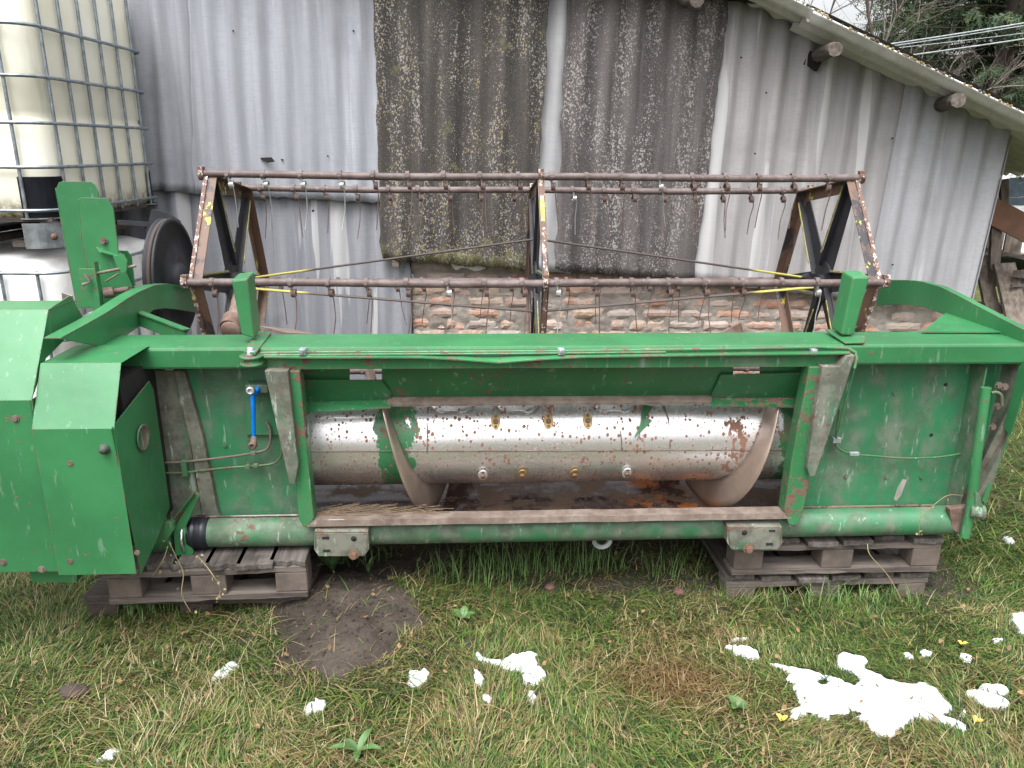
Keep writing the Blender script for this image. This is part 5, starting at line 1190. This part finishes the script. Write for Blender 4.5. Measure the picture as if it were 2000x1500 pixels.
# clods
def clod(px_, py, r0, mat, label, sz=(1, 1, .7)):
    c = G(px_, py); c.z = gh(c.x, c.y)+r0*.5; bm = bmesh.new(); bmesh.ops.create_icosphere(bm, subdivisions=3, radius=r0)
    for v in bm.verts: f = 1+.28*NZ(v.co.x/r0*1.2+px_, v.co.y/r0*1.2, v.co.z/r0*1.2)+.10*NZ(v.co.x/r0*5, v.co.y/r0*5, v.co.z/r0*5); v.co = V3((v.co.x*f*sz[0], v.co.y*f*sz[1], v.co.z*f*sz[2]))
    me = bpy.data.meshes.new('clod'); bm.to_mesh(me); bm.free(); me.polygons.foreach_set('use_smooth', [True]*len(me.polygons)); me.materials.append(M[mat]); o = bpy.data.objects.new('clod', me); COL.objects.link(o); o.location = c; tag(o, label, 'clod', 'lumps lying on the grass')
clod(1325, 1162, .022, 'clod', 'reddish brown round lump on the grass under the tube')
clod(1073, 1150, .020, 'clod', 'reddish lump hidden in grass below the middle of the tube')
clod(148, 1360, .036, 'dkwood', 'dark brown chunk in the straw at the left', (1.2, .8, .6))
clod(1720, 1065, .0, 'block', 'x') if 0 else None
m_ = MB(); r_ = random.Random(5)
for k in range(420):
    y = r_.uniform(1.5, 2.9); x = r_.uniform(-.8, .8)*y; o3 = V3((x, y, gh(x, y)+r_.uniform(.012, .03))); d = V3((r_.gauss(0, 1), r_.gauss(0, 1), r_.gauss(0, .35))).normalized(); s_ = d.cross(V3((r_.gauss(0, .4), r_.gauss(0, .4), 1))).normalized(); l_ = r_.uniform(.008, .024)
    m_.add([o3, o3+d*l_*.35+s_*l_*.33, o3+d*l_*.8+s_*l_*.2+V3((0, 0, .004)), o3+d*l_, o3+d*l_*.6-s_*l_*.32, o3+d*l_*.2-s_*l_*.22], [(0, 1, 2, 3, 4, 5)])
tag(m_.build('leaf_litter', 'litter', None), 'small brown dead leaves scattered through the grass', 'dead leaves', kind='stuff')
# crumbs of soil on the mound
m_ = MB(); r_ = random.Random(77)
for k in range(900):
    x, y = r_.gauss(-.56, .22), r_.gauss(2.44, .19)
    if not inside(x, y, mound): continue
    s_ = r_.uniform(.002, .007)*(2.0 if r_.random() < .06 else 1); o3 = V3((x, y, gh(x, y)+s_*.2)); vs = [o3+V3((s_*r_.uniform(.6, 1.2)*a, s_*r_.uniform(.6, 1.2)*b_, s_*r_.uniform(.5, 1)*c)) for a, b_, c in ((1, 0, 0), (0, 1, 0), (-1, 0, 0), (0, -1, 0), (.2, .1, 1), (0, 0, -1))]
    m_.add(vs, [(0, 1, 4), (1, 2, 4), (2, 3, 4), (3, 0, 4), (1, 0, 5), (2, 1, 5), (3, 2, 5), (0, 3, 5)], True)
tag(m_.build('soil_crumbs', 'ground', None), 'crumbs of dark soil lying on the mound', 'soil', kind='stuff')
# dried vines
def vine(pts, label, y0=-.25, leaves=8, seed=0, mat='stem'):
    r_ = random.Random(seed); P_ = smooth_path([P(a, c, yy) for a, c, yy in pts], 5); v = empty('dried_vine', P_[0]); tag(v, label, 'vine', 'dry vines hanging from the header')
    inv = Matrix.Translation(-P_[0]); PW_ = [ROOTM @ p for p in P_]; v.location = PW_[0]; PW_ = [p-PW_[0] for p in PW_]
    m_ = MB(); m_.tube(PW_, .0016, 5); m_.build('stem', mat, v); m_ = MB()
    for k in range(leaves):
        p = PW_[r_.randrange(len(PW_))]+V3((r_.gauss(0, .008), r_.gauss(0, .006), r_.gauss(0, .008))); d = V3((r_.gauss(0, 1), r_.gauss(0, 1), -1)).normalized(); s = d.orthogonal(); l_ = r_.uniform(.005, .012)
        m_.add([p, p+d*l_*.5+s*l_*.35, p+d*l_, p+d*l_*.5-s*l_*.35], [(0, 1, 2, 3)])
    if leaves: m_.build('leaves', 'stem', v)
vine([(330, 1058, -.04), (345, 1090, -.1), (358, 1120, -.15), (355, 1160, -.18), (372, 1195, -.18)], 'dry vine hanging from the pivot bracket to the ground', seed=1, leaves=14)
vine([(328, 1066, -.05), (318, 1095, -.1), (298, 1125, -.12)], 'short dry sprig left of the pivot bracket', seed=2, leaves=8)
vine([(385, 1085, -.1), (410, 1115, -.25), (430, 1150, -.25), (425, 1170, -.25)], 'yellowish dry sprig in front of the left pallet', seed=3, leaves=26)
vine([(1694, 1062, -.03), (1700, 1085, -.06), (1735, 1125, -.08), (1760, 1170, -.1)], 'long dry stalk hanging over the right pallets', seed=4, leaves=3)
vine([(1880, 968, -.0), (1850, 968, -.05), (1820, 990, -.06), (1798, 1010, -.06), (1795, 1045, -.06)], 'dry vine trailing over the right end of the tube', seed=5, leaves=12)
vine([(1940, 880, .05), (1965, 900, .1), (2000, 935, .1)], 'dry stalk sticking out beside the clamp', seed=6, leaves=6)
# ================================================================== TREES AND WIRES
def fast_mesh(name, V, F, mat, col=None):
    me = bpy.data.meshes.new(name); me.from_pydata(V, [], F)
    if col is not None:
        at = me.color_attributes.new('col', 'FLOAT_COLOR', 'POINT'); at.data.foreach_set('color', np.array(col, dtype=np.float32).ravel())
    me.materials.append(M[mat]); return me
def spruce(x, y, h, rb, seed, label, density=1.0):
    r_ = random.Random(seed); t = empty('spruce_tree', (x, y, 0)); tag(t, label, 'spruce tree', 'spruce trees behind the shed')
    m_ = MB(); m_.tube([V3((.05*NZ(k, seed), .05*NZ(k, 5, seed), h*k/10)) for k in range(11)], [.20*(1-k/10.5)+.01 for k in range(11)], 8)
    m_.build('trunk', 'bark', t)
    V, F, Cc = [], [], []; br = MB()
    z = h*.08
    while z < h*.97:
        rr = rb*(1-z/h)**.8*r_.uniform(.8, 1.1)
        nb = int(11*density)
        for i in range(nb):
            a = r_.uniform(0, 6.28); L = rr*r_.uniform(.65, 1.1); d = V3((math.cos(a), math.sin(a), 0)); s = V3((-d.y, d.x, 0)); pts = []
            droop = r_.uniform(.1, .35)
            for k in range(6): u = k/5; pts.append(V3((0, 0, z))+d*L*u+V3((0, 0, L*(.12*u-droop*u*u+.12*u**4))))
            br.tube(pts, [.022, .018, .014, .010, .006, .003], 4, False)
            nc = int(L*30*density)+3
            for q in range(nc):
                u = r_.uniform(.12, 1); k = min(4, int(u*5)); f = u*5-k; p = pts[k]*(1-f)+pts[k+1]*f
                side = r_.choice((-1, 1)); tw = r_.uniform(.10, .30)*(1.15-u*.6)
                e = p+s*side*tw+d*tw*.5+V3((0, 0, -r_.uniform(.03, .22)))
                ax = (e-p); n_ = ax.cross(V3((r_.gauss(0, 1), r_.gauss(0, 1), r_.gauss(0, 1)))).normalized()
                g = r_.uniform(.6, 1.4); col = (.035*g, .065*g, .026*g, 1) if r_.random() > .15 else (.08*g, .10*g, .035*g, 1)
                for w_ in range(6):
                    c0 = p+ax*(w_+.5)/6; nn = n_ if w_ % 2 else -n_; tip = c0+nn*r_.uniform(.03, .07)+ax.normalized()*.03+V3((0, 0, -.015))
                    j = len(V); o_ = ax.normalized()*.016; V += [tuple(c0-o_), tuple(c0+o_), tuple(tip)]; F.append((j, j+1, j+2)); Cc += [col]*3
        z += r_.uniform(.14, .22)
    br.build('branches', 'bark', t)
    o = bpy.data.objects.new('crown', fast_mesh('crown', V, F, 'needle', Cc)); COL.objects.link(o); o.parent = t
spruce(7.3, 12.4, 9.5, 2.7, 1, 'dense dark spruce at the top right behind the roof edge')
spruce(9.4, 13.6, 10.5, 2.8, 2, 'spruce at the far right edge of the picture')
spruce(9.0, 19.0, 9.5, 2.4, 3, 'thinner spruce standing further back behind the bare tree', .9)
def bare(x, y, h, seed, label, spread=.5):
    r_ = random.Random(seed); t = empty('bare_tree', (x, y, 0)); tag(t, label, 'bare tree', 'leafless trees behind the shed roof')
    tr_ = MB(); tw = MB()
    def grow(p, d, L, r0, lev):
        pts = [p]; 
        for k in range(4):
            d = (d+V3((r_.gauss(0, .13), r_.gauss(0, .13), r_.gauss(0, .10)+.04))).normalized(); p = p+d*L/4; pts.append(p)
        (tr_ if lev < 2 else tw).tube(pts, [r0, r0*.88, r0*.75, r0*.65, r0*.55], 5 if lev < 2 else 3, False)
        if lev >= 5: return
        for i in range(4 if lev else 6):
            k = r_.choice((1, 2, 3, 4, 4)); nd = (d+V3((r_.gauss(0, spread), r_.gauss(0, spread), r_.gauss(0, spread*.8)))).normalized(); grow(pts[k], nd, L*r_.uniform(.55, .8), r0*.52, lev+1)
    grow(V3((0, 0, 0)), V3((0, 0, 1)), h*.42, h*.012, 0)
    tr_.build('trunk', 'bark', t); tw.build('crown', 'twig', t)
bare(4.6, 11.0, 5.4, 3, 'leafless tree with a tangle of grey twigs above the roof lap', .62)
bare(5.6, 13.0, 5.6, 8, 'leafless tree just left of the spruces', .55)
bare(3.7, 12.5, 6.5, 12, 'leafless tree furthest left behind the roof', .6)
for i, (a, b_, r_, l_) in enumerate((((1790, 77), (2010, 42), .008, 'highest overhead cable, doubled'), ((1800, 80), (2010, 47), .006, 'second overhead cable from the top'), ((1790, 88), (2010, 62), .004, 'thin third overhead cable'), ((1775, 107), (2010, 73), .008, 'lowest thick overhead cable'))):
    A_, B_ = W(*a, 9.0), W(*b_, 9.0); d = (B_-A_); m_ = MB(); m_.tube([A_-d*.6+d*2.2*k/12+V3((0, 0, -.01*math.sin(math.pi*k/12))) for k in range(13)], r_, 6); tag(m_.build('overhead_cable', 'wire'), l_, 'cable', 'cables crossing in front of the spruces')
# a low distant wood closes the horizon
V, F, Cc = [], [], []; r_ = random.Random(9)
for k in range(9000):
    x = r_.uniform(-60, 90); y = 45+r_.uniform(-3, 3); top = 4.5+2.5*NZ(x*.12, 3)+1.5*NZ(x*.6, 8); z = r_.uniform(0, 1)**.8*top; s_ = r_.uniform(.2, .6)
    j = len(V); V += [(x, y, z), (x+s_*r_.uniform(.5, 1), y+r_.uniform(-.3, .3), z+s_*.3), (x+s_*.3, y, z+s_*r_.uniform(.5, 1.3))]; F.append((j, j+1, j+2)); g = r_.uniform(.5, 1.4); Cc += [(.05*g, .06*g, .035*g, 1)]*3
o = bpy.data.objects.new('distant_wood', fast_mesh('distant_wood', V, F, 'needle', Cc)); COL.objects.link(o); tag(o, 'far-off wood closing the horizon', 'wood', kind='stuff')
S.render.engine = 'CYCLES'
